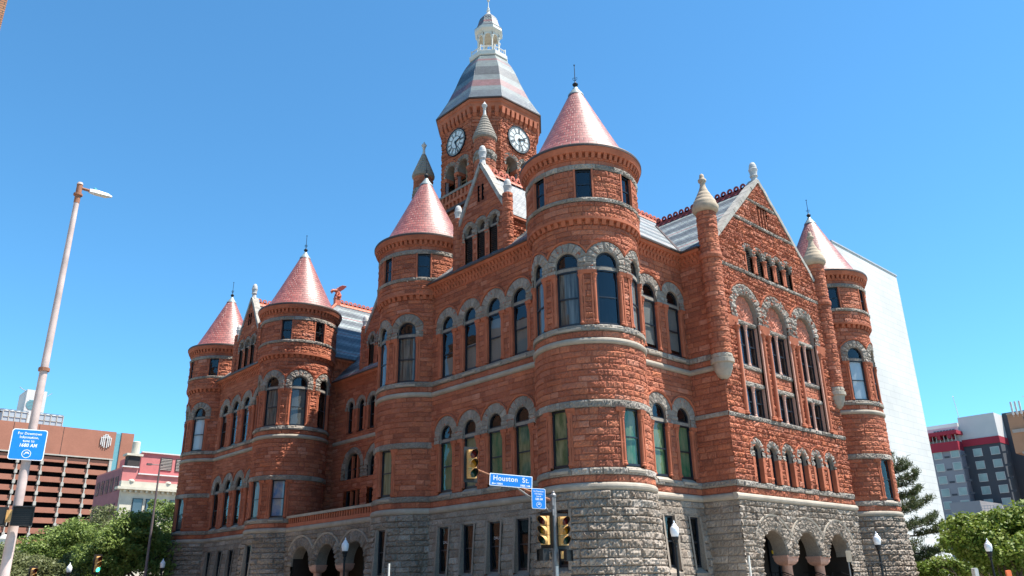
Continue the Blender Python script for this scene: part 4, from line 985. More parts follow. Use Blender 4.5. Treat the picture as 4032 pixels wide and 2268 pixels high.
# clocks
M['dial'] = plain('white_clock_glass', (.62, .635, .615), .25, spec=.5, var=.03)
M['clockblack'] = plain('black_clock_metal', (.010, .011, .013), .45, var=.1)
def stroke(mb, S, u0, z0, u1, z1, w, d):
    L = math.hypot(u1-u0, z1-z0); a, b_ = -(z1-z0)/L*w/2, (u1-u0)/L*w/2
    mb.poly([tuple(S(p, q, d).reshape(3)) for p, q in ((u0+a, z0+b_), (u0-a, z0-b_), (u1-a, z1-b_), (u1+a, z1+b_))])
for k in (0, 2, 4, 6):
    S, hw = tface(k); zc = 37.4; Rr = 1.27
    th = np.linspace(0, 2*math.pi, 65)
    def ann(mb, r0, r1, d): mb.grid(np.stack([S(np.sin(th)*r0, zc+np.cos(th)*r0, d), S(np.sin(th)*r1, zc+np.cos(th)*r1, d)], 1), flip=True)
    m = MB(); ann(m, 0.001, Rr*.93, .17); ck = m.build('clock_face', 'dial', CH)
    m = MB(); ann(m, Rr*.95, Rr, .21); m.grid(np.stack([S(np.sin(th)*Rr, zc+np.cos(th)*Rr, .0), S(np.sin(th)*Rr, zc+np.cos(th)*Rr, .21)], 1))
    ann(m, Rr*.83, Rr*.855, .185); ann(m, Rr*.43, Rr*.47, .185)
    for q in range(60):
        a = q*math.pi/30+math.pi/60; s_, c_ = math.sin(a), math.cos(a); stroke(m, S, s_*Rr*.85, zc+c_*Rr*.85, s_*Rr*.96, zc+c_*Rr*.96, .045, .184)
    m.build('bezel', 'clockblack', ck)
    m = MB()
    for h_, txt in enumerate(('XII', 'I', 'II', 'III', 'IV', 'V', 'VI', 'VII', 'VIII', 'IX', 'X', 'XI')):
        a = h_*math.pi/6; wd = {'I': .055, 'V': .11, 'X': .12}; tot = sum(wd[x] for x in txt); x = -tot/2
        for ch in txt:
            w = wd[ch]; xl, xr = x+.02, x+w-.02; x += w
            seg = {'I': [((xl+xr)/2, .83, (xl+xr)/2, .48, .032)], 'V': [(xl, .83, (xl+xr)/2, .48, .032), (xr, .83, (xl+xr)/2, .48, .018)], 'X': [(xl, .83, xr, .48, .032), (xr, .83, xl, .48, .018)]}[ch]
            for a0, r0, a1, r1, w_ in seg:
                f = lambda t_, r_: (math.cos(a)*t_ + math.sin(a)*r_*Rr, zc - math.sin(a)*t_ + math.cos(a)*r_*Rr)
                p, q = f(a0, r0), f(a1, r1); stroke(m, S, p[0], p[1], q[0], q[1], w_, .187)
    m.build('numerals', 'clockblack', ck)
    for nm, deg, L, w in (('hour_hand', 73.5, .62, .085), ('minute_hand', 162, .96, .06)):
        a = R_(deg); s_, c_ = math.sin(a)*Rr, math.cos(a)*Rr; m = MB(); d = .23 if nm[0] == 'h' else .25
        pts = [(-.12, w*.7), (.1, w), (L*.7, w*.55), (L*.78, w*1.1), (L, .006)]
        f = lambda r_, t_: tuple(S(s_*r_ + c_/Rr*t_, zc + c_*r_ - s_/Rr*t_, d).reshape(3))
        ring = [f(r_, t_) for r_, t_ in pts] + [f(r_, -t_) for r_, t_ in pts[::-1]]
        m.poly(ring); m.poly([tuple(np.array(p)-np.array([S.n[0], S.n[1], 0])*.02) for p in ring[::-1]]); m.build(nm, 'clockblack', ck)
# ---- rear and inner walls that close the volume
for q in ((23.3, 26.4, 1.2, 14.6, 0, 18.7), (23.3, 26.4, 29.0, 42.4, 0, 18.7), (1.0, 25.5, 43.2, 44.6, 0, 18.7), (21.6, 22.4, 14, 29.6, 0, 16.8)): m = MB(); m.box(*q); m.build('rear_wall', 'sandsm', CH)
# ------------------------------------------------------------------ street furniture
M['poleg'] = plain('galvanised_pole', (.20, .19, .19), .5, metal=.5, var=.2, vs=4)
M['polepink'] = plain('weathered_painted_pole', (.46, .36, .33), .7, spec=.3, var=.2, vs=2)
M['poledk'] = plain('dark_steel_pole', (.14, .11, .115), .6, metal=.3)
M['rust'] = plain('rusty_bracket', (.26, .11, .06), .8, var=.3, vs=12)
M['sigyel'] = plain('yellow_signal_housing', (.64, .375, .135), .5, spec=.4, var=.08)
M['blk'] = plain('black_plastic', (.012, .012, .013), .5, var=.15)
M['lensred'] = plain('dark_red_lens', (.09, .008, .008), .25, spec=.6); M['lensamb'] = plain('dark_amber_lens', (.34, .16, .01), .25, spec=.6); M['lensgrn'] = plain('dark_green_lens', (.008, .035, .02), .25, spec=.6)
M['blue'] = plain('blue_sign_face', (.005, .19, .60), .45, spec=.4, var=.04)
M['lettering'] = plain('white_lettering', (.82, .83, .85), .5, var=.02)
M['alu'] = plain('aluminium_back', (.45, .43, .40), .5, metal=.3)
M['globe'] = plain('frosted_globe', (.72, .74, .78), .15, spec=.6, var=.03)
M['led'] = plain('pale_grey_fixture', (.50, .52, .53), .45, spec=.4)
M['greenlit'], _t, _b = newmat('lit_green_lens'); _b.inputs['Emission Color'].default_value = (.05, 1, .55, 1); _b.inputs['Emission Strength'].default_value = 2.0; _b.inputs['Base Color'].default_value = (.05, .6, .35, 1)

def acorn_lamp(loc):
    x, y, z = loc
    L = thing('street_lamp', '', 'lamp', loc, 'acorn globe street lamps')
    m = MB(); m.lathe((x, y, z), [(.24, 0), (.24, .12), (.20, .2), (.19, .55), (.13, .65), (.10, .8), (.065, .9), (.05, 3.05), (.075, 3.1), (.06, 3.14), (.055, 3.24)], 16); m.build('post', 'iron', L)
    m = MB(); m.lathe((x, y, z), [(.06, 3.22), (.10, 3.28), (.105, 3.36), (.14, 3.42), (.15, 3.48), (.145, 3.51)], 16); m.build('lamp_holder', 'iron', L)
    m = MB(); m.lathe((x, y, z), [(.12, 3.50), (.15, 3.54), (.18, 3.68), (.184, 3.79), (.168, 3.88), (.12, 3.93), (.108, 3.94)], 20); m.build('globe', 'globe', L, smooth=True)
    m = MB(); m.lathe((x, y, z), [(.116, 3.93), (.104, 3.97), (.064, 4.03), (.04, 4.05), (.028, 4.08), (.04, 4.11), (.024, 4.14), (0, 4.18)], 14); m.build('globe_cap', 'globe', L, smooth=True)
    return L
lamps = [((.62, -3.66, .12), 'acorn street lamp just right of the near corner turret, before the two narrow granite windows'),
         ((14.7, -5.8, -.02), 'acorn street lamp in front of the far right round turret'),
         ((-5.7, 12.0, .12), 'acorn street lamp in front of the shaded porch arches'),
         ((19.6, -9.33, -.42), 'acorn street lamp in front of the clipped bushy tree at right'),
         ((-10.7, 40.8, -.15), 'acorn street lamp under the dark oaks left of the green traffic light'),
         ((-4.9, 38.9, .12), 'acorn street lamp beside the far left turret at the edge of the oaks')]
L0 = acorn_lamp(lamps[0][0]); L0['label'] = lamps[0][1]
for loc, lb in lamps[1:]:
    c = copy_tree(L0); c.location = loc; c['label'] = lb

def text_mesh(txt, size, mat, parent, org, ex, ey, name='lettering', bold=.0, align='CENTER', xs=1.0, shear=0.):
    cu = bpy.data.curves.new('txt', 'FONT'); cu.body = txt; cu.size = size; cu.align_x = align; cu.align_y = 'CENTER'; cu.offset = bold; cu.shear = shear; cu.space_character = 1.08
    o = bpy.data.objects.new('txt', cu); COL.objects.link(o); dg = bpy.context.evaluated_depsgraph_get()
    me = bpy.data.meshes.new_from_object(o.evaluated_get(dg)); bpy.data.objects.remove(o)
    ex = Vector(ex).normalized(); ey = Vector(ey).normalized(); n = ex.cross(ey); off = Vector(parent.get('_o', (0, 0, 0)))
    for v in me.vertices: v.co = Vector(org) + ex*v.co.x*xs + ey*v.co.y + n*v.co.z - off
    me.materials.clear(); me.materials.append(M[mat]); r = bpy.data.objects.new(name, me); COL.objects.link(r); r.parent = parent
    return r
def rounded(w, h, r, n=5):
    pts = []
    for cx, cy, a0 in ((w/2-r, h/2-r, 0), (-w/2+r, h/2-r, 90), (-w/2+r, -h/2+r, 180), (w/2-r, -h/2+r, 270)):
        for k in range(n+1): a = R_(a0+90*k/n); pts.append((cx+r*math.cos(a), cy+r*math.sin(a)))
    return pts
def panel(mb, c, ex, ey, w, h, r, d0, d1):
    c = Vector(c); ex = Vector(ex).normalized(); ey = Vector(ey).normalized(); n = ex.cross(ey)
    P = [(c+ex*a+ey*b) for a, b in rounded(w, h, r)]
    mb.poly([tuple(p+n*d1) for p in P]); mb.poly([tuple(p+n*d0) for p in P[::-1]])
    mb.grid(np.array([[tuple(p+n*d0), tuple(p+n*d1)] for p in P+[P[0]]]))
def info_sign(c, ex, ey, w, h, label):
    n = Vector(ex).normalized().cross(Vector(ey).normalized())
    T = thing('information_sign', label, 'sign', c, 'radio information signs')
    m = MB(); panel(m, c, ex, ey, w, h, .055, -.006, .004); m.build('sign_border', 'lettering', T)
    m = MB(); panel(m, c, ex, ey, w-.035, h-.035, .045, .004, .007); m.build('sign_face', 'blue', T)
    C = Vector(c) + n*.010; X, Y = Vector(ex).normalized(), Vector(ey).normalized()
    for t_, yy, sz, xs, bo, sh in (('For Downtown', .355, .118, w*.83, .001, 0), ('Information,', .232, .118, w*.83, .001, 0), ('tune to', .115, .118, w*.83, .001, 0), ('1680 AM', -.030, .150, w*1.02, .0025, .15)):
        text_mesh(t_, sz*h, 'lettering', T, C + Y*yy*h, ex, ey, bold=bo, xs=xs/.83*1.0/ .78 if False else w/.85*1.02, shear=sh)
    e = MB(); cc = C - Y*.30*h; Rr = .118*h
    th = np.linspace(0, 2*math.pi, 33)
    P = lambda a, b: tuple(cc + X*a + Y*b)
    e.grid(np.array([[P(math.cos(t)*Rr, math.sin(t)*Rr), P(math.cos(t)*Rr*1.14, math.sin(t)*Rr*1.14)] for t in th]))
    s = Rr*.9
    for poly in ([(-.95, -.38), (-.75, -.2), (-.45, 0), (-.1, .1), (.25, .12), (.6, .02), (.78, -.12), (.72, -.02), (.5, .2), (.2, .3), (-.2, .28), (-.5, .12), (-.72, -.1)],
                 [(-.3, .2), (-.35, .62), (-.12, .48), (-.02, .68), (.12, .5), (.3, .7), (.36, .48), (.62, .55), (.55, .3), (.72, .2), (.4, .1), (0, .18)],
                 [(.45, .1), (.62, .25), (.85, .08), (.8, -.02), (.6, .02)], [(-.5, .1), (-.62, -.28), (-.52, -.3), (-.36, .05)]):
        e.poly([P(a*s, b*s) for a, b in poly])
    e.build('emblem', 'lettering', T)
    return T
UPV = (0, 0, 1)
# small white lettering on two ground floor panes
for yy in (9.875, 5.815): text_mesh('DALLAS', .20, 'lettering', CH, (-.93, yy-.08, 4.05), (0, -1, 0), (0, 0, 1), name='window_lettering', xs=.9)
# left light pole
LP = thing('light_pole', 'tall pinkish weathered light pole with a flat grey lamp head, left foreground', 'light pole', (-23.58, -3.32, .12))
m = MB(); m.tube([(-23.58, -3.32, .12), (-23.58, -3.32, 5), (-23.58, -3.32, 11.6)], [.115, .098, .062], 20); m.build('pole', 'polepink', LP, smooth=True)
m = MB(); m.tube([(-23.58, -3.32, 11.4), (-23.58, -3.32, 11.95)], .07, 14); m.tube([(-23.58, -3.32, 11.62), (-23.58, -3.32, 11.67)], .11, 14); m.tube([(-23.58, -3.32, 6.85), (-23.58, -3.32, 6.93)], .125, 14)
m.tube([(-23.58, -3.32, 11.85), (-23.3, -3.30, 11.86)], .04, 8); m.build('bracket', 'rust', LP)
m = MB(); m.tube([(-23.58, -3.32, 11.94), (-23.58, -3.32, 12.0)], [.08, .06], 14); m.build('pole_cap', 'polepink', LP)
m = MB()
for x0, x1, w0, w1, h0, h1 in ((-23.33, -23.17, .06, .10, .045, .05), (-23.17, -22.88, .10, .09, .05, .04), (-22.88, -22.76, .09, .03, .04, .015)):
    z = 11.86; m.hexa([(x0, -3.3-w0, z-h0), (x1, -3.3-w1, z-h1), (x1, -3.3+w1, z-h1), (x0, -3.3+w0, z-h0), (x0, -3.3-w0*.7, z+h0), (x1, -3.3-w1*.7, z+h1), (x1, -3.3+w1*.7, z+h1), (x0, -3.3+w0*.7, z+h0)])
m.build('lamp_head', 'led', LP)
M['teal'] = plain('teal_photocell', (.06, .32, .34), .5); m = MB(); m.lathe((-23.2, -3.3, 11.88), [(.04, 0), (.04, .08), (.02, .1), (0, .1)], 10); m.build('photocell', 'teal', LP)
m = MB(); M['lens'] = plain('lamp_lens', (.55, .52, .45), .3); m.box(-23.15, -22.90, -3.37, -3.23, 11.80, 11.825); m.build('lamp_lens', 'lens', LP)
info_sign((-23.64, -3.47, 5.05), (.98, -.20, 0), UPV, .72, .71, 'blue radio information sign on the tall light pole at left')
def ped_signal(loc, ang, label, w=.40, grill=True):
    x, y, z = loc; ca, sa = math.cos(ang), math.sin(ang)
    T = thing('pedestrian_signal', label, 'crossing signal', loc, 'pedestrian signals')
    f = lambda a, b, c: (x+ca*a-sa*b, y+sa*a+ca*b, z+c)
    def bx(mb, a0, a1, b0, b1, c0, c1): mb.hexa([f(a0, b0, c0), f(a1, b0, c0), f(a1, b1, c0), f(a0, b1, c0), f(a0, b0, c1), f(a1, b0, c1), f(a1, b1, c1), f(a0, b1, c1)])
    m = MB(); bx(m, -.2, .2, -.11, .10, -.2, .2); bx(m, -.21, .21, -.13, -.11, -.21, .21); bx(m, -.17, .17, .10, .13, -.17, .17); m.build('housing', 'blk', T)
    m = MB(); bx(m, -.215, .215, -.2, -.13, .19, .215)
    for s in (-1, 1): bx(m, *sorted((s*.2, s*.215)), -.19, -.13, -.2, .2)
    for k in range(9): bx(m, -.2, .2, -.15, -.135, -.18+k*.042, -.172+k*.042)
    m.build('visor', 'blk', T)
    m = MB(); bx(m, -.27, -.2, -.04, .04, -.12, .14); m.build('bracket', 'sigyel', T)
    return T
ped_signal((-23.52, -3.72, 3.42), R_(-12), 'black pedestrian signal on the right side of the tall left pole')
ped_signal((-24.0, -3.46, 3.42), R_(165), 'black pedestrian signal left of the tall pole, cut by the picture edge')

# mast arm signal
PX, PY = -5.2, -2.36
SP = thing('signal_pole', 'grey traffic signal pole with short mast arm at the near corner turret', 'signal pole', (PX, PY, .12))
m = MB(); m.tube([(PX, PY, .12), (PX, PY, 5.05)], [.125, .095], 16); m.lathe((PX, PY, 0), [(.20, .12), (.2, .3), (.13, .36)], 16)
for z in (2.45, 2.62, 3.62): m.tube([(PX, PY, z), (PX, PY, z+.04)], .125, 14)
m.build('pole', 'poleg', SP, smooth=True)
m = MB(); m.lathe((PX, PY, 0), [(.12, 5.03), (.12, 5.1), (.07, 5.16), (.06, 5.22), (.03, 5.25), (0, 5.25)], 14); m.build('pole_cap', 'poleg', SP)
ae = Vector((-8.45, -1.40, 5.98)); a0 = Vector((PX-.05, PY+.03, 4.88)); ad = (ae-a0).normalized()
m = MB(); m.tube([a0, ae], [.05, .035], 10); m.build('mast_arm', 'rust', SP)
m = MB(); b0 = Vector((PX-.05, PY+.03, 4.42)); b1 = a0.lerp(ae, .52); m.tube([b0, b1], .04, 8); q = a0.lerp(ae, .36); q2 = b0.lerp(b1, .70); m.tube([q, q2], .022, 6); q = a0.lerp(ae, .15); q2 = b0.lerp(b1, .3); m.tube([q, q2], .022, 6); m.build('arm_brace', 'poleg', SP)
m = MB(); m.box(PX-.14, PX+.05, PY-.08, PY+.10, 4.70, 5.0); m.box(PX-.14, PX+.05, PY-.08, PY+.10, 4.32, 4.56); m.build('arm_clamp', 'poleg', SP)
m = MB(); m.box(PX-.19, PX-.06, PY-.2, PY-.16, 1.95, 2.48); m.build('pole_plate', 'alu', SP)
vdir = Vector((math.cos(R_(44.7)), math.sin(R_(44.7)), 0)); vr = Vector((math.sin(R_(44.7)), -math.cos(R_(44.7)), 0))
sx = Vector((ad.x, ad.y, ad.z))*-1
sxh = Vector((.93, -.36, 0)).normalized(); sx = Vector((sxh.x, sxh.y, -.052)).normalized(); sy = Vector((0, 0, 1)) - sx*sx.z; sy.normalize()
sc = Vector((-7.05, -1.97, 5.55))
ST = thing('street_sign', 'long blue street name sign hanging from the mast arm', 'street sign', tuple(sc))
m = MB(); panel(m, sc, sx, sy, 1.74, .46, .03, -.006, .004); m.build('sign_border', 'lettering', ST)
m = MB(); panel(m, sc, sx, sy, 1.685, .405, .02, .004, .007); m.build('sign_face', 'blue', ST)
nn = sx.cross(sy)*.010
text_mesh('Houston  St.', .265, 'lettering', ST, sc+nn+sy*.052, sx, sy, bold=.003, xs=1.0)
text_mesh('100N', .10, 'lettering', ST, sc+nn-sy*.148-sx*.47, sx, sy, bold=.003, xs=1.05); text_mesh('100S', .10, 'lettering', ST, sc+nn-sy*.148+sx*.47, sx, sy, bold=.003, xs=1.05)
m = MB()
for sg in (-1, 1):
    o = sc+nn-sy*.145+sx*sg*.70; P = lambda a, b: tuple(o+sx*a*sg+sy*b)
    m.poly([P(-.08, -.012), P(.03, -.012), P(.03, .012), P(-.08, .012)]); m.poly([P(.02, -.045), P(.09, 0), P(.02, .045)])
m.build('arrow', 'lettering', ST)
info_sign((-5.92, -2.28, 4.93), (.93, -.36, -.03), UPV, .58, .76, 'blue radio information sign on the mast arm beside the street name sign')
def traffic_light(loc, ang, label, back=True, s=1., lit=None):
    x, y, z = loc; ca, sa = math.cos(ang), math.sin(ang)
    T = thing('traffic_light', label, 'traffic light', loc, 'traffic lights')
    f = lambda a, b, c: (x+(ca*a-sa*b)*s, y+(sa*a+ca*b)*s, z+c*s)
    def bx(mb, a0, a1, b0, b1, c0, c1): mb.hexa([f(a0, b0, c0), f(a1, b0, c0), f(a1, b1, c0), f(a0, b1, c0), f(a0, b0, c1), f(a1, b0, c1), f(a1, b1, c1), f(a0, b1, c1)])
    # local: -b is the facing direction
    m = MB()
    for k in range(3): c = .355*(1-k); bx(m, -.165, .165, -.02, .17, c-.17, c+.17); bx(m, -.14, .14, .17, .2, c-.13, c+.13)
    m.build('housing', 'sigyel', T)
    if back:
        m = MB(); bx(m, -.28, .28, .172, .182, -.66, .66); m.build('backplate', 'blk', T)
    for k, ln in enumerate(('lensred', 'lensamb', 'lensgrn')):
        c = .355*(1-k); m = MB(); th = np.linspace(0, 2*math.pi, 21)
        m.grid(np.array([[f(.148*math.cos(t)*r, -.03-.03*(1-r), c+.148*math.sin(t)*r) for r in (1, .6, .01)] for t in th]))
        m.build('lens', lit if lit and k == 2 else ln, T)
        v = MB(); th = np.linspace(-.28*math.pi, 1.28*math.pi, 21)
        fr = lambda t: -.06-.27*(.5+.5*max(-.6, math.sin(t)))
        v.grid(np.array([[f(.165*math.cos(t), -.02, c+.165*math.sin(t)), f(.16*math.cos(t), fr(t), c+.16*math.sin(t))] for t in th]))
        v.grid(np.array([[f(.155*math.cos(t), -.02, c+.155*math.sin(t)), f(.15*math.cos(t), fr(t), c+.15*math.sin(t))] for t in th]), flip=True)
        v.build('visor', 'sigyel', T)
        w = MB(); w.grid(np.array([[f(.149*math.cos(t), -.025, c+.149*math.sin(t)), f(.146*math.cos(t), fr(t)+.004, c+.146*math.sin(t))] for t in th]), flip=True); w.build('visor_lining', 'blk', T)
    return T
traffic_light((-8.50, -1.42, 6.13), R_(-16), 'yellow traffic light with grey back plate at the end of the mast arm')
traffic_light((PX+.22, PY-.30, 3.75), R_(-16), 'yellow traffic light on the right of the signal pole, facing right')
traffic_light((PX-.42, PY+.14, 3.78), R_(-78), 'yellow traffic light on the left of the signal pole, facing left')
m = MB(); tag(m, None) if False else None
ped_signal((PX+.2, PY-.36, 2.86), R_(10), 'louvred pedestrian signal on the right of the signal pole, under a traffic light')
ped_signal((PX-.33, PY+.28, 2.90), R_(-100), 'black pedestrian signal on the left of the signal pole, under a traffic light')
traffic_light((-8.6, 41.6, 3.95), R_(8), 'distant traffic light with its green lamp lit, below the oaks', lit='greenlit', s=1.05)
traffic_light((-12.4, 43.0, 3.15), R_(8), 'distant traffic light at the bottom edge near the light pole base', s=1.05)
for i, (x, y, z) in enumerate(((-8.6, 41.9, 4.6), (-12.4, 43.3, 3.8))):
    T = thing('signal_post', 'dark post behind the distant %s traffic light' % ('green' if i == 0 else 'bottom edge'), 'post', (x, y, .0), 'posts of the distant signals'); m = MB(); m.tube([(x, y, 0), (x, y, z)], .06, 10); m.lathe((x, y, 0), [(.12, 0), (.12, .25), (.07, .3)], 12); m.build('post', 'blk', T)
MP = thing('camera_mast', 'slender grey mast with a short crossbar standing before the pale ornate building', 'mast', (-5.88, 39.43, .0))
m = MB(); m.tube([(-5.88, 39.43, 0), (-5.88, 39.43, 11.25)], [.12, .06], 12); m.build('mast', 'poledk', MP)
m = MB(); m.tube([(-6.75, 39.6, 11.12), (-5.7, 39.4, 11.12)], .035, 6); m.box(-6.8, -6.45, 39.5, 39.72, 11.06, 11.2); m.build('crossbar', 'poledk', MP)
for (x, y, zt, lb) in ((-8.9, 3.3, 2.74, 'white sign post before the shaded granite base, left of the signal pole'), (3.0, -5.55, 2.84, 'white sign post at the foot of the sunlit porch arches')):
    T = thing('sign_post', lb, 'post'if True else '', (x, y, .1), 'white sign posts'); m = MB(); m.box(x-.032, x+.032, y-.032, y+.032, .1, zt); m.build('post', 'white', T); m = MB(); m.box(x-.06, x+.06, y-.06, y+.06, .1, .35); m.build('base_sleeve', 'poleg', T)
T = thing('parking_sign', 'beige back of a parking sign before the right porch arch', 'sign', (9.8, -6.5, .1))
m = MB(); m.tube([(9.8, -6.5, .1), (9.8, -6.5, 3.15)], .03, 8); m.build('post', 'poleg', T)
m = MB(); panel(m, (9.8, -6.56, 2.85), (.78, -.62, 0), UPV, .26, .50, .04, -.005, .005); m.build('sign_panel', 'tan', T)
T = thing('bike_rack', 'black hooped bicycle rack beside the far right turret base', 'bike rack', (11.2, -6.9, .1))
for dx in (0, .13):
    th = np.linspace(0, math.pi, 13); pts = [(11.0+dx, -6.8-dx, .1), (11.0+dx, -6.8-dx, 2.25)] + [(11.30-.3*math.cos(t)+dx, -6.98-dx+.18*math.cos(t), 2.3+.27*math.sin(t)) for t in th] + [(11.6+dx, -7.16-dx, 2.25), (11.6+dx, -7.16-dx, .1)]
    m = MB(); m.tube(pts, .03, 8); m.build('hoop', 'iron', T)
T = thing('parking_meter', 'grey parking meter at the bottom edge before the bushy tree', 'parking meter', (9.9, -11.75, .1))
m = MB(); m.tube([(9.9, -11.75, .1), (9.9, -11.75, 1.8)], .04, 8); m.build('post', 'poleg', T)
m = MB(); panel(m, (9.9, -11.8, 1.98), (.95, -.32, 0), UPV, .22, .42, .08, -.08, .08); m.build('meter_head', 'alu', T)
M['orange'] = plain('orange_plastic', (.75, .16, .05), .6)
T = thing('traffic_cone', 'orange barricade panel at the lower right edge', 'barricade', (10.9, -12.75, .1))
m = MB(); panel(m, (10.9, -12.75, 1.2), (.95, -.3, .1), (-.08, 0, 1), .3, 1.75, .05, -.03, .03); m.build('panel', 'orange', T)
m = MB(); m.box(10.6, 11.2, -12.98, -12.5, .1, .22); m.build('base', 'blk', T)

# ------------------------------------------------------------------ background buildings
def brickmat(name, c1, c2, mort, bw, rh, ms=.012, scale=1., bmp=.3, rough=.85):
    m, t, b = newmat(name); uv = N(t, 'ShaderNodeUVMap').outputs[0]
    br = N(t, 'ShaderNodeTexBrick'); t.links.new(uv, br.inputs['Vector']); br.inputs['Scale'].default_value = 1; br.inputs['Brick Width'].default_value = bw; br.inputs['Row Height'].default_value = rh; br.inputs['Mortar Size'].default_value = ms
    br.inputs['Color1'].default_value = (*c1, 1); br.inputs['Color2'].default_value = (*c2, 1); br.inputs['Mortar'].default_value = (*mort, 1)
    w = ramp(t, noise(t, .12, 5, .6, geopos(t)).outputs[0], [(.3, (.88,)*3), (.7, (1.08,)*3)]).outputs[0]
    t.links.new(mixc(t, br.outputs[0], w, 1, 'MULTIPLY'), b.inputs['Base Color']); b.inputs['Roughness'].default_value = rough; setspec(b, .2); bump(t, b, br.outputs['Fac'], -bmp, .01); return m
M['garagebrick'] = brickmat('brown_garage_brick', (.30, .125, .085), (.33, .14, .095), (.29, .13, .09), .4, .2)
M['leftbrick'] = brickmat('orange_brown_brick', (.36, .17, .09), (.29, .12, .065), (.09, .07, .055), .24, .085, .014)
M['panelwhite'] = brickmat('white_stone_panels', (.53, .53, .52), (.495, .495, .485), (.40, .40, .395), 2.6, .82, .03, bmp=.3)
M['pinkbrick'] = plain('pink_painted_brick', (.45, .15, .145), .85, var=.12, vs=.7); M['pinkdark'] = plain('mauve_painted_brick', (.27, .11, .12), .85, var=.15, vs=.7)
M['creamstone'] = plain('cream_terracotta_front', (.48, .44, .36), .8, var=.12, vs=.8); M['concgrey'] = plain('garage_concrete', (.38, .35, .31), .9, var=.12, vs=.5)
M['hgrey'] = plain('mid_grey_render', (.215, .22, .245), .8, var=.05, vs=.3); M['hdark'] = plain('charcoal_render', (.055, .062, .075), .8, var=.08, vs=.3); M['hwhite'] = plain('off_white_render', (.52, .50, .49), .8, var=.05, vs=.3); M['hred'] = plain('red_render', (.30, .018, .038), .7, var=.05, vs=.3)
M['winglass'] = plain('reflective_window', (.05, .07, .09), .12, spec=.9, var=.3, vs=.3); M['curtwin'] = plain('hotel_window_curtain', (.24, .33, .32), .4, spec=.6, var=.18, vs=.5)
M['tealglass'] = plain('teal_glass_strip', (.12, .27, .30), .2, spec=.7); M['coolgrey'] = plain('cooling_tower_louvres', (.34, .38, .42), .6, metal=.2); M['browntan'] = plain('tan_brown_render', (.36, .19, .115), .85, var=.08, vs=.4); M['greige'] = plain('greige_render', (.34, .28, .25), .85)
def wbox(mb, x0, x1, y0, y1, z0, z1):
    """box with metre UVs on its walls"""
    for (a, b_) in (((x0, y0), (x1, y0)), ((x1, y0), (x1, y1)), ((x1, y1), (x0, y1)), ((x0, y1), (x0, y0))):
        L = math.hypot(b_[0]-a[0], b_[1]-a[1])
        mb.poly([(*a, z0), (*b_, z0), (*b_, z1), (*a, z1)], uv=[(0, z0), (L, z0), (L, z1), (0, z1)])
    mb.poly([(x0, y0, z1), (x1, y0, z1), (x1, y1, z1), (x0, y1, z1)]); mb.poly([(x0, y1, z0), (x1, y1, z0), (x1, y0, z0), (x0, y0, z0)])

# near left brick building (only its upper corner enters the picture)
B = thing('brick_building', 'orange brown brick building whose corner enters at the top left', 'building', (-45, 21, 0))
m = MB(); wbox(m, -62, -25.70, 1.4, 42, 0, 27); m.build('wall', 'leftbrick', B)
for i in range(6):
    for j in range(6):
        y = 5+i*6; z = 2.5+j*4; m = MB(); m.box(-25.8, -25.64, y, y+1.6, z, z+2.2); w = m.build('window', 'frame', B); m = MB(); m.box(-25.65, -25.62, y+.1, y+1.5, z+.1, z+2.1); m.build('pane', 'winglass', w)

for i in range(5):
    for j in range(6):
        x = -33-i*6.0; z = 2.5+j*4; m = MB(); m.box(x, x+1.7, 1.3, 1.5, z, z+2.3); w = m.build('window', 'frame', B); m = MB(); m.box(x+.1, x+1.6, 1.27, 1.31, z+.1, z+2.2); m.build('pane', 'winglass', w); m = MB(); m.box(x-.15, x+1.85, 1.2, 1.5, z-.25, z-.01); m.build('sill', 'trimsm', w)

# parking garage
gY = 235
def gx_(az, Y=gY): return -27.93 + (Y+24.89)/math.tan(R_(az))
GX1 = gx_(72.85); GZ = 48.4
B = thing('parking_garage', 'brown brick multi-storey parking garage with rows of dark openings at left', 'parking garage', (0, gY+20, 0))
gxl = -60.
m = MB(); bz0 = 40.3
wbox(m, gxl, GX1-5.2, gY, gY+1.2, bz0, GZ); wbox(m, GX1-3.6, GX1, gY, gY+45, 0, GZ); wbox(m, gxl, GX1-5.2, gY+1.3, gY+45, bz0, GZ-.5)
nfl = 14; fh = 2.82
zf = [bz0-.5-fh*k for k in range(nfl)]
for z in zf: wbox(m, gxl, GX1-5.4, gY+.25, gY+1.0, z-1.62, z-.15)
m.build('brick_wall', 'garagebrick', B)
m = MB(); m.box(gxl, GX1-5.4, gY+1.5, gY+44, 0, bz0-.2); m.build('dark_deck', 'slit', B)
m = MB(); m.box(gxl, GX1-5.0, gY-.2, gY+.6, bz0-.28, bz0+.05)
cols = [GX1-7.2-6.1*k for k in range(16)]
cols = [c for c in cols if c > gxl]
m.box(GX1-6.0, GX1-5.2, gY-.1, gY+.9, 0, bz0)
for c in cols[0:]:
    c -= 4.4
    m.box(c-.14, c+.14, gY-.1, gY+.8, 0, bz0)
    for z in zf: m.box(c-.36, c+.36, gY-.25, gY+.8, z-2.6, z-1.5)
m.build('concrete_frame', 'concgrey', B)
m = MB(); m.box(GX1-5.2, GX1-3.6, gY+.3, gY+40, 0, GZ-.3); m.build('glass_strip', 'tealglass', B)
m = MB()
for k in range(15): x = gxl+3+k*6.4; m = MB(); m.box(x-.06, x+.06, gY-.03, gY+.1, bz0+.1, GZ); m.build('panel_joint', 'louver', B)
m = MB()           # nested arch emblem
ex_ = gx_(74.45)
for w, zt2, zb2 in ((1.35, 2.1, 4.2), (.85, 1.65, 4.65), (.36, 1.2, 5.0)):
    for sg in (-1, 1): m.box(ex_+sg*w-.12, ex_+sg*w+.12, gY-.35, gY-.02, GZ-zb2, GZ-zt2)
    m.box(ex_-w-.15, ex_+w+.15, gY-.34, gY-.02, GZ-zt2-.02, GZ-zt2+.2)
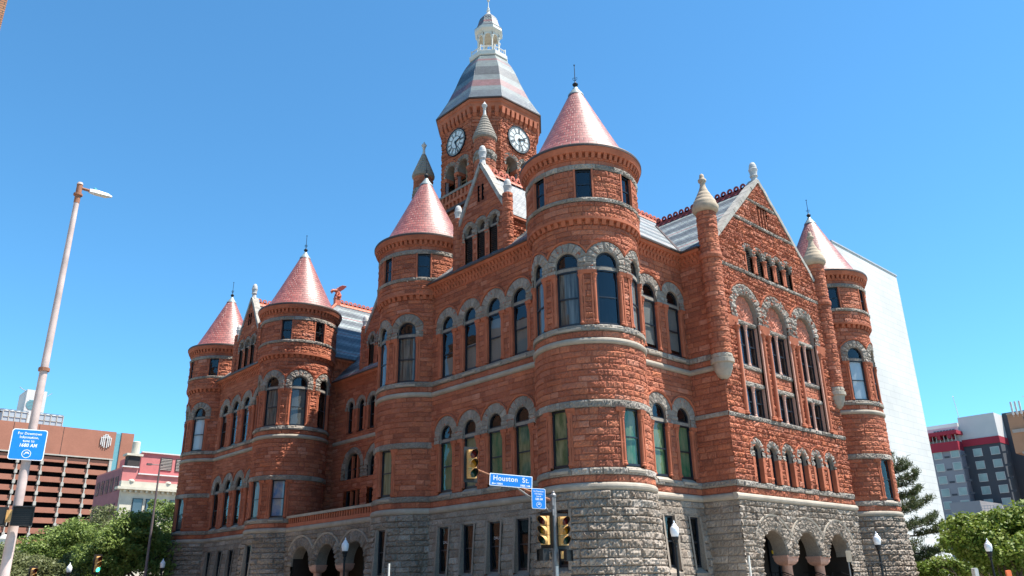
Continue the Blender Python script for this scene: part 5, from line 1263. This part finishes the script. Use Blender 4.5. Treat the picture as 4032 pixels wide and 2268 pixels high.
m.build('emblem', 'hwhite', B)
for i, (a0_, a1_) in enumerate(((80.3, 79.0), (78.4, 77.05))):
    x0, x1 = gx_(a0_, gY+12), gx_(a1_, gY+12); C_ = thing('cooling_tower', ['blue grey louvred cooling tower bank left of the light pole, on the garage roof', 'blue grey louvred cooling tower bank right of the light pole, on the garage roof'][i], 'cooling tower', ((x0+x1)/2, gY+14, GZ-.5), 'cooling towers on the garage roof')
    m = MB(); m.box(x0, x1, gY+12, gY+18, GZ-.5, GZ+5.2); m.build('housing', 'coolgrey', C_)
    m = MB(); nk = 4
    for k in range(nk+1): xx = x0+(x1-x0)*k/nk; m.box(xx-.12, xx+.12, gY+11.85, gY+12.02, GZ-.5, GZ+5.2)
    for z in (1.5, 3.4, 5.1): m.box(x0, x1, gY+11.85, gY+12.02, GZ+z-.08, GZ+z+.08)
    m.build('louvre_frame', 'concgrey', C_)
    m = MB()
    for k in range(nk): xx = x0+(x1-x0)*(k+.5)/nk; m.lathe((xx, gY+15, GZ+5.2), [(1.7, 0), (1.5, .4), (1.6, .7), (0, .7)], 16)
    m.build('fan_cowl', 'coolgrey', C_)
tx = gx_(78.72, 300)
B = thing('communications_tower', 'white roof tower with a striped globe emblem peeking over the garage', 'tower', (tx, 306, 0))
m = MB(); m.box(tx-3.2, tx+3.2, 300, 312, 0, 72.0); m.build('wall', 'hwhite', B)
m = MB(); m.box(tx-22, tx-8, 302, 312, 0, 63.5); m.build('side_wall', 'hwhite', B)
m = MB()
for k in range(7):
    zc_ = 66.6+ (k-3)*.52; hw_ = math.sqrt(max(.1, 1.9**2-((k-3)*.52)**2)); m.box(tx-.9-hw_, tx-.9+hw_*.9, 299.85, 300, zc_-.16, zc_+.16)
m.build('emblem', 'tealglass', B)
m = MB(); m.tube([(tx-3.6, 301, 71.5), (tx-5.6, 301, 72.6)], .12, 6); m.build('antenna', 'concgrey', B); m = MB(); m.tube([(tx+3.6, 301, 70.5), (tx+5, 301, 71.8)], .12, 6); m.build('antenna', 'concgrey', B)

# pink building with the cream ornate front
pY = 115.; px_ = lambda az: -27.93 + (pY+24.89)/math.tan(R_(az))
x0 = px_(73.15); zc_ = 1.7 + math.hypot(x0+27.93, pY+24.89)*math.tan(R_(6.45)); zt_ = zc_+4.2
B = thing('pink_building', 'pink brick block with a cream ornate lower front and a chimney, above the oaks', 'building', (x0+12, pY+12, 0))
m = MB(); m.box(x0, x0+2.4, pY+.6, pY+14, 0, zt_-.9); m.box(x0+2.4, x0+26, pY+.6, pY+14, 0, zt_-1.9); m.box(x0+3.4, x0+26, pY+3, pY+14, zt_-2, zt_+2.0); m.build('pink_wall', 'pinkbrick', B)
m = MB(); m.box(x0-.05, x0+.02, pY+.7, pY+14, 0, zt_-1.2); m.build('side_wall', 'pinkdark', B)
m = MB(); m.box(x0-.2, x0+2.4, pY+.3, pY+.7, zt_-.95, zt_-.75); m.box(x0+3.3, x0+26.2, pY+2.7, pY+3.2, zt_+2.0, zt_+2.2); m.box(x0+2.4, x0+26, pY+.3, pY+.7, zt_-1.95, zt_-1.75); m.build('parapet_cap', 'hwhite', B)
m = MB(); xf = x0+.0
m.box(xf, x0+26, pY-.3, pY+.6, 0, zc_-.4); m.box(xf-.9, x0+26, pY-1.2, pY+.4, zc_-.4, zc_); m.box(xf-.3, x0+26, pY-.6, pY+.4, zc_, zc_+.95)
for k in range(3): m.lathe((xf+1.3+k*5.9, pY-.3, zc_+.9), [(.5, 0), (.46, .22), (.28, .36), (.14, .4), (0, .42)], 12)
for k in range(30): m.box(xf+.2+k*.85, xf+.5+k*.85, pY-.9, pY-.3, zc_-.8, zc_-.4)
for k in range(4): m.box(xf-.1, x0+26, pY-.5, pY-.2, zc_-5.2-k*5.4, zc_-4.8-k*5.4)
for k in range(5):
    xx = xf+.45+k*5.9; m.box(xx-.45, xx+.45, pY-.65, pY-.2, 0, zc_-5.3)
m.build('ornate_front', 'creamstone', B)
for k in range(4):
    for q in (0, 1):
        xx = xf+1.9+k*5.9+q*2.1; m = MB(); m.box(xx, xx+1.6, pY-.42, pY-.28, zc_-4.3, zc_-1.7); w = m.build('window', 'frame', B); m = MB(); m.box(xx+.1, xx+1.5, pY-.45, pY-.41, zc_-4.2, zc_-1.8); m.build('pane', 'winglass', w)
    xx = xf+3.4+k*5.9; m = MB(); th = np.linspace(0, math.pi, 17); P = np.array([[(xx-2.0*math.cos(t), pY-.45, zc_-8.2+1.5*math.sin(t)), (xx-2.0*math.cos(t), pY-.45, zc_-10.5)] for t in th]); m.grid(P); m.build('arched_window', 'winglass', B)
    m = MB(); m.tube([(xx-2.2*math.cos(t), pY-.5, zc_-8.2+1.7*math.sin(t)) for t in th], .28, 6); m.build('window_arch', 'hwhite', B)
for k in range(5):
    xx = x0+6.6+k*2.6+(k//2)*.3; m = MB(); m.box(xx, xx+2.0, pY+2.9, pY+3.02, zt_-.7, zt_+1.4); w = m.build('window', 'louver', B)
    m = MB()
    for q in range(8): m.box(xx+.1, xx+1.9, pY+2.85, pY+2.92, zt_-.6+q*.25, zt_-.5+q*.25)
    m.build('blind', 'concgrey', w)
for j in range(3):
    for k in range(5):
        yy = pY+1.9+k*2.4; zz = zt_-4.6-j*4.3
        for q in (0, .8):
            m = MB(); m.box(x0-.16, x0-.02, yy+q, yy+q+.65, zz, zz+2.3); m.build('window', 'winglass', B)
m = MB(); m.box(x0+.6, x0+2.5, pY+.7, pY+2.2, zc_+.2, zt_+1.0); m.build('chimney', 'louver', B)
m = MB(); m.box(x0+.25, x0+2.85, pY+.4, pY+2.5, zt_+1.0, zt_+1.35); m.lathe((x0+1.8, pY+1.4, zt_+1.35), [(.62, 0), (.62, 2.0), (.5, 2.1), (.5, 1)], 16); m.build('chimney_pot', 'creamstone', B)
# low retaining wall and water tank under the garage
T = thing('retaining_wall', 'long pale concrete wall behind the oaks at the foot of the garage', 'wall', (-10, 190, 0)); m = MB(); m.box(-75, 40, 190, 191, 0, 12.6); m.build('wall', 'concgrey', T); m = MB(); m.box(-75, 40, 189.8, 191.2, 12.6, 13.0); m.build('wall_cap', 'concgrey', T)
wx = -27.93 + 208/math.tan(R_(78.65)); T = thing('roof_vent', 'small white domed tank on the pale wall by the pedestrian signal', 'tank', (wx, 186.5, 0)); m = MB(); m.lathe((wx, 186.5, 0), [(1.4, 0), (1.4, 13.9), (1.6, 14.0), (1.3, 14.5), (.6, 14.9), (0, 15.0)], 18); m.build('tank_body', 'white', T)

# tall windowless white block at right
B = thing('white_block', 'tall windowless white stone-clad building behind the right turret', 'building', (75, 30, 0))
m = MB(); wbox(m, 62.6, 81.0, 15, 42, 4.2, 41.2); m.build('panel_wall', 'panelwhite', B)
m = MB(); wbox(m, 63, 80.7, 15.9, 41, 0, 4.2); m.build('recessed_base', 'panelwhite', B)
m = MB()
for x in (63, 65.6, 69.0, 72.6, 76.2, 79.2, 80.7): m.box(x-.3, x+.3, 15.0, 15.9, 0, 4.2)
m.box(62.6, 81, 15.05, 15.5, 2.2, 2.5); m.build('base_pier', 'hwhite', B)
m = MB(); m.box(62.5, 81.1, 14.9, 42.1, 41.2, 41.4); m.box(63.2, 64.6, 16, 18, 41.4, 42.1); m.box(75.2, 76.4, 16, 18, 41.4, 42.2); m.build('roof_equipment', 'coolgrey', B)
m = MB(); m.box(81.0, 81.7, 16, 16.4, 28, 28.25); m.build('flag_bracket', 'hwhite', B)

# hotel
hX = 190.; hy = lambda az: -24.89 + (hX+27.93)*math.tan(R_(az))
B = thing('grey_hotel', 'dark grey hotel with a red stripe and square windows, right background', 'hotel', (hX+15, 40, 0))
yA, yB_, yC_ = hy(18.3), hy(16.3), hy(20.3)
zr = lambda el, az: 1.7 + (hX+27.93)/math.cos(R_(az))*math.tan(R_(el))
ztp = zr(9.5, 18.3); zrd = zr(8.12, 18.3); zrl = zr(7.72, 18.3)
m = MB(); m.box(hX, hX+30, yB_, yA, 0, zrl); m.build('dark_wall', 'hdark', B)
m = MB(); m.box(hX-3, hX+26, yA, yC_+6, 0, zrl-1.0); m.build('grey_wall', 'hgrey', B)
m = MB(); m.box(hX, hX+30, yB_, yA, zrd, ztp); m.box(hX-1, hX+26, yA, yC_+1.5, zrd-.4, ztp-2.2); m.box(hX+2, hX+20, yA+1, yC_, ztp-2.2, ztp-.8); m.build('white_top', 'hwhite', B)
m = MB(); m.box(hX-.25, hX+30, yB_-.1, yA, zrl, zrd); m.box(hX-3.4, hX+26, yA, yC_+6, zrl-1.0, zrd-.4); m.build('red_stripe', 'hred', B)
m = MB(); m.box(hX-4.2, hX+20, yA-.5, yC_+4.5, ztp-4.4, ztp-3.5)
for k in range(4): y = yA+1.5+k*2.4; m.box(hX-4.0, hX-1, y-.35, y+.35, ztp-5.3, ztp-4.4)
m.build('terrace_canopy', 'hred', B)
m = MB()
for k in range(9): y = yA+.3+k*.9; m.box(hX-3.2, hX-3.0, y-.06, y+.06, zrd-.4, zrd+1.4)
m.box(hX-3.2, hX-3.0, yA, yC_+5, zrd+1.3, zrd+1.45); m.build('terrace_railing', 'hwhite', B)
for q in range(7):
    m = MB(); y = yA+.8+q*.75; m.box(hX-1.2, hX-1.02, y, y+.55, zrd+.6, zrd+2.9); m.build('terrace_window', 'winglass', B)
m = MB(); m.box(hX+6, hX+30, hy(14.9), yB_, 0, ztp+.5); m.build('dark_stair_tower', 'hdark', B)
for j in range(9):
    z = zrl-2.7-j*3.02
    for y, xw in ((yA-3.0, hX), (yA-6.9, hX), (yA+1.2, hX-3), (yA+5.2, hX-3)):
        if z < 1: continue
        m = MB(); m.box(xw-.14, xw+.1, y-1.0, y+1.0, z-.0, z+1.9); w = m.build('window_frame', 'hwhite', B); m = MB(); m.box(xw-.17, xw-.12, y-.9, y+.9, z+.1, z+1.8); m.build('pane', 'curtwin', w)
        m = MB(); m.box(xw-.05, xw+.02, y-2.6, y-1.35, z+.1, z+.55); m.build('air_grille', 'hdark', w)
    y = hy(15.15); m = MB(); m.box(hX+5.86, hX+6.1, y-1.0, y+1.0, z-.2, z+1.7); w = m.build('window_frame', 'hwhite', B); m = MB(); m.box(hX+5.82, hX+5.88, y-.9, y+.9, z-.1, z+1.6); m.build('pane', 'curtwin', w)
m = MB(); zp = zr(3.95, 17.5); m.box(hX-16, hX, hy(16.8), hy(18.35), 0, zp+1.0); m.build('lower_block', 'hgrey', B)
m = MB(); m.box(hX-16, hX, hy(14), hy(16.8), 0, zp-1.4); m.build('podium', 'greige', B)
for k in range(2): m = MB(); y = hy(16.2-k*.25); m.box(hX-15, hX-14, y-.42, y+.42, zp-1.4, zp-.4); m.build('air_conditioner', 'hwhite', B)
m = MB()
for k in range(14): y = hy(16.8)-k*.62; m.box(hX-15.8, hX-15.7, y-.04, y+.04, zp-1.4, zp-.2)
for z in (-.2, -.8): m.box(hX-15.8, hX-15.7, hy(14), hy(16.8), zp+z-.04, zp+z+.04)
m.build('podium_railing', 'coolgrey', B)
m = MB(); m.tube([(hX+5, yA+1.0, ztp-2), (hX+5, yA+1.6, ztp+6.4)], .07, 5); m.lathe((hX+5, yA+1.6, ztp+6.4), [(0, -.2), (.2, 0), (0, .2)], 8); m.build('antenna_mast', 'hwhite', B)
# tan building at the right edge
tX = 165.; ty = lambda az: -24.89 + (tX+27.93)*math.tan(R_(az)); tz = 1.7 + (tX+27.93)/math.cos(R_(15.6))*math.tan(R_(9.4))
B = thing('tan_building', 'tan brown building with rooftop antennas at the right edge', 'building', (tX+10, ty(12), 0))
m = MB(); m.box(tX, tX+25, ty(8), ty(15.62), tz-8.3, tz); m.build('upper_wall', 'browntan', B)
m = MB(); m.box(tX+.4, tX+25, ty(8), ty(15.2), 0, tz-8.3); m.build('lower_wall', 'greige', B)
m = MB(); m.box(tX-.35, tX+25, ty(8), ty(15.5), tz-4.1, tz-3.4); m.box(tX-.3, tX+25, ty(8), ty(15.25), tz-8.6, tz-8.1); m.box(tX-.1, tX+25, ty(8), ty(15.65), tz-.1, tz+.2); m.build('cornice_band', 'greige', B)
for j, z in enumerate((tz-2.9, tz-7.2)):
    for k in range(3): y = ty(14.55-k*.8); m = MB(); m.box(tX-.05, tX+.1, y-.9, y+.9, z, z+1.9); w = m.build('window', 'hdark', B); m = MB(); m.box(tX-.08, tX-.04, y-.8, y+.8, z+.1, z+1.8); m.build('pane', 'winglass', w)
for k in range(3):
    y = ty(15.25-k*.22); m = MB(); m.box(tX-.5, tX-.25, y-.18, y+.18, tz-.4, tz+2.4); m.tube([(tX-.2, y, tz-.8), (tX-.2, y, tz+2.0)], .05, 6); m.build('panel_antenna', 'hwhite', B)
m = MB(); m.tube([(tX+4, ty(14.75), tz), (tX+4, ty(14.75), tz+4)], .06, 5); m.tube([(tX+4, ty(14.9), tz+4), (tX+4, ty(14.5), tz+3.7)], .05, 5); m.build('antenna', 'concgrey', B)
# ------------------------------------------------------------------ trees
def leafmat(name, c1, c2, c3, vs=.6):
    m, t, b = newmat(name); a = N(t, 'ShaderNodeAttribute', attribute_name='tint')
    c = ramp(t, a.outputs['Fac'], [(0, c1), (.5, c2), (1, c3)]).outputs[0]
    t.links.new(c, b.inputs['Base Color']); b.inputs['Roughness'].default_value = .55; setspec(b, .3)
    tr = N(t, 'ShaderNodeBsdfTranslucent'); t.links.new(c, tr.inputs[0]); mx = N(t, 'ShaderNodeMixShader'); mx.inputs[0].default_value = .32
    out = t.nodes['Material Output']; t.links.new(b.outputs[0], mx.inputs[1]); t.links.new(tr.outputs[0], mx.inputs[2]); t.links.new(mx.outputs[0], out.inputs[0]); return m
M['oakleaf'] = leafmat('oak_leaves', (.07, .11, .024), (.165, .23, .05), (.28, .35, .11))
M['oakolive'] = leafmat('olive_oak_leaves', (.085, .10, .038), (.155, .175, .07), (.25, .26, .13))
M['oakdark'] = leafmat('dark_oak_leaves', (.045, .075, .018), (.095, .15, .034), (.18, .25, .065))
M['oakmid'] = leafmat('mid_oak_leaves', (.06, .10, .022), (.14, .20, .045), (.24, .31, .09))
M['crapeleaf'] = leafmat('bushy_tree_leaves', (.065, .11, .014), (.15, .21, .028), (.30, .33, .09))
M['needle'] = leafmat('pine_needles', (.035, .055, .02), (.065, .085, .032), (.12, .125, .055))
M['bark'] = plain('dark_bark', (.075, .055, .04), .9, var=.3, vs=4)
M['palebark'] = plain('smooth_pale_bark', (.20, .15, .11), .85, var=.25, vs=4)
def leaves(mb, cs, rs, n, size, rng, squash=.75, up=.4):
    """n small leaf faces round each clump centre, denser towards its shell"""
    for c, r in zip(cs, rs):
        d = rng.normal(size=(n, 3)); d /= np.linalg.norm(d, axis=1)[:, None]
        rad = r*rng.uniform(.25, 1, n)**.45
        p = np.array(c) + d*rad[:, None]*np.array([1, 1, squash])
        nn = d*.6 + rng.normal(size=(n, 3))*.6 + np.array([0, 0, up]); nn /= np.linalg.norm(nn, axis=1)[:, None]
        a = np.cross(nn, rng.normal(size=(n, 3))); a /= np.linalg.norm(a, axis=1)[:, None]; b = np.cross(nn, a)
        s = size*rng.uniform(.6, 1.35, n)[:, None]
        q = np.stack([p-a*s*.5, p-b*s*.3, p+a*s*.5, p+b*s*.3], 1).reshape(-1, 3)
        i = mb.verts(q); base = np.clip(rng.normal(.45, .12), .1, .9)
        mb.faces(i + np.arange(4*n).reshape(n, 4), np.clip(rng.normal(base, .2, n), 0, 1))
def tree(name, label, loc, H, Rc, zc, seed, leaf, nclump=55, nleaf=150, size=.30, bark='bark', group=None, flat=.55, stems=1, th=.22, crown_r=(.9, 1.5)):
    x, y, z = loc; rng = np.random.default_rng(seed); T = thing(name, label, 'tree', loc, group)
    hz = (H-zc)/2; ctr = np.array([x, y, z+zc+hz])
    d = rng.normal(size=(nclump, 3)); d /= np.linalg.norm(d, axis=1)[:, None]; rad = rng.uniform(.15, 1, nclump)**.5
    cs = ctr + d*rad[:, None]*np.array([Rc, Rc, hz])*np.array([.92, .92, .9])
    cs[:, 2] += .35*np.sin(cs[:, 0]*1.3+seed)*hz*.4
    rs = rng.uniform(*crown_r, nclump)*Rc/5.0
    m = MB(); leaves(m, cs, rs, nleaf, size, rng, squash=.7); m.build('crown', leaf, T)
    m = MB()
    for s_ in range(stems):
        a = rng.uniform(0, 6.28); o = np.array([math.cos(a), math.sin(a), 0])*(.0 if stems == 1 else .35)
        top = ctr + o*3 + np.array([0, 0, -hz*.55]); base = np.array([x, y, z]) + o
        mid = (base+top)/2 + rng.normal(size=3)*[.25, .25, 0]
        m.tube([base, mid, top], [th, th*.8, th*.62], 9)
        for k in rng.choice(nclump, max(3, 14//stems), replace=False):
            e = cs[k]; q = (top+e)/2 + rng.normal(size=3)*.35 + np.array([0, 0, -.15*hz]); m.tube([top, q, e], [th*.5, th*.33, th*.10], 6)
    m.build('trunk', bark, T)
    return T
def pol(az, rho): return (-27.931+rho*math.cos(R_(az)), -24.89+rho*math.sin(R_(az)))
OG = 'oaks along the street at left'
for i, (az, rho, H, Rc, zc, lf, lb) in enumerate((
    (70.0, 84, 10.3, 4.3, 3.2, 'oakmid', 'tallest dark green oak, touching the far left turret'),
    (72.2, 73, 8.0, 4.0, 2.6, 'oakleaf', 'bright green oak behind the slender mast'),
    (74.0, 96, 10.4, 5.0, 3.2, 'oakolive', 'olive green oak below the mauve side wall of the pink building'),
    (75.6, 84, 7.8, 4.6, 2.4, 'oakleaf', 'bright green oak in front of the garage, right of the tall light pole'),
    (77.6, 78, 5.4, 4.6, 1.6, 'oakolive', 'low olive grey oak close to the tall light pole'),
    (79.3, 128, 8.2, 5.6, 2.2, 'oakdark', 'dark green oak behind the tall light pole at the pale wall'))):
    x, y = pol(az, rho); tree('oak_tree', lb, (x, y, .0), H, Rc, zc, 900+i, lf, nclump=115, nleaf=190, size=.25, crown_r=(.65, 1.35), group=OG, th=.26)
x, y = pol(16.9, 55); tree('bushy_tree', 'dense clipped bushy tree with many stems and pale new growth, right', (x, y, .1), 5.35, 3.9, 1.9, 950, 'crapeleaf', nclump=150, nleaf=230, size=.24, bark='bark', stems=6, th=.11, crown_r=(.8, 1.3))
x, y = pol(13.3, 60); tree('bushy_tree', 'second bushy tree cut by the right picture edge', (x, y, .1), 5.2, 3.0, 1.9, 951, 'crapeleaf', nclump=70, nleaf=200, size=.26, bark='bark', stems=4, th=.11)
for k in range(7):
    x, y = pol(23.2-k*1.28, 76+.6*(k % 2)); tree('small_tree', 'low flat-crowned small tree in the row at the foot of the white building', (x, y, .1), 3.05+.12*(k % 3), 1.45, 1.75, 960+k, 'crapeleaf', nclump=22, nleaf=120, size=.25, bark='palebark', stems=3, th=.05, group='row of low small trees', crown_r=(1.3, 2.2))
# pine beside the far right turret
px0, py0 = pol(23.7, 80); rng = np.random.default_rng(77)
PT = thing('pine_tree', 'open branched pine beside the far right turret, before the white building', 'tree', (px0, py0, .1))
br = MB(); nd = MB()
br.tube([(px0, py0, .1), (px0+.2, py0, 6), (px0-.1, py0+.1, 13)], [.30, .22, .06], 10)
lat = np.array([math.sin(R_(23.7)), -math.cos(R_(23.7)), 0]); dep = np.array([math.cos(R_(23.7)), math.sin(R_(23.7)), 0])
for lv, (z, Lb) in enumerate(((12.2, 2.0), (11.2, 3.0), (10.2, 4.0), (9.2, 4.3), (8.1, 4.6), (6.7, 5.2), (5.9, 5.6), (4.6, 5.4), (3.7, 4.8))):
    for q in range(5):
        a = q*math.pi/2.5 + rng.uniform(-.35, .35) + lv*.4
        if q == 0: a = rng.uniform(-.15, .15)
        L = Lb*rng.uniform(.7, 1.0); d = lat*math.cos(a)+dep*math.sin(a); s = np.array([px0, py0, z-.4+rng.uniform(-.3, .3)])
        pts = [s, s+d*L*.5+np.array([0, 0, -.15]), s+d*L*.82+np.array([0, 0, .1]), s+d*L+np.array([0, 0, .55])]
        br.tube([tuple(p) for p in pts], [.085, .06, .04, .015], 6)
        for f in np.linspace(.35, 1.0, 9):
            i_ = f*3; k = min(int(i_), 2); p = pts[k]+(pts[k+1]-pts[k])*(i_-k)
            for tw in range(3):
                sd2 = np.cross(d, [0, 0, 1])*rng.uniform(-1, 1)*(1.15-f*.5)*.8 + d*rng.uniform(0, .3) + np.array([0, 0, rng.uniform(.0, .35)])
                e = p+sd2; br.tube([tuple(p), tuple(e)], [.02, .008], 4, caps=False)
                n = 22; dd = rng.normal(size=(n, 3))+np.array([0, 0, .5])+sd2*.8; dd /= np.linalg.norm(dd, axis=1)[:, None]; Ln = rng.uniform(.18, .36, n)[:, None]
                b0 = e+rng.normal(size=(n, 3))*.10; w = np.cross(dd, rng.normal(size=(n, 3))); w /= np.linalg.norm(w, axis=1)[:, None]; w *= .028
                qv = np.stack([b0-w, b0+w, b0+dd*Ln+w*.4, b0+dd*Ln-w*.4], 1).reshape(-1, 3); i2 = nd.verts(qv); nd.faces(i2+np.arange(4*n).reshape(n, 4), np.clip(rng.normal(.45, .22, n), 0, 1))
br.build('trunk', 'bark', PT); nd.build('needles', 'needle', PT)
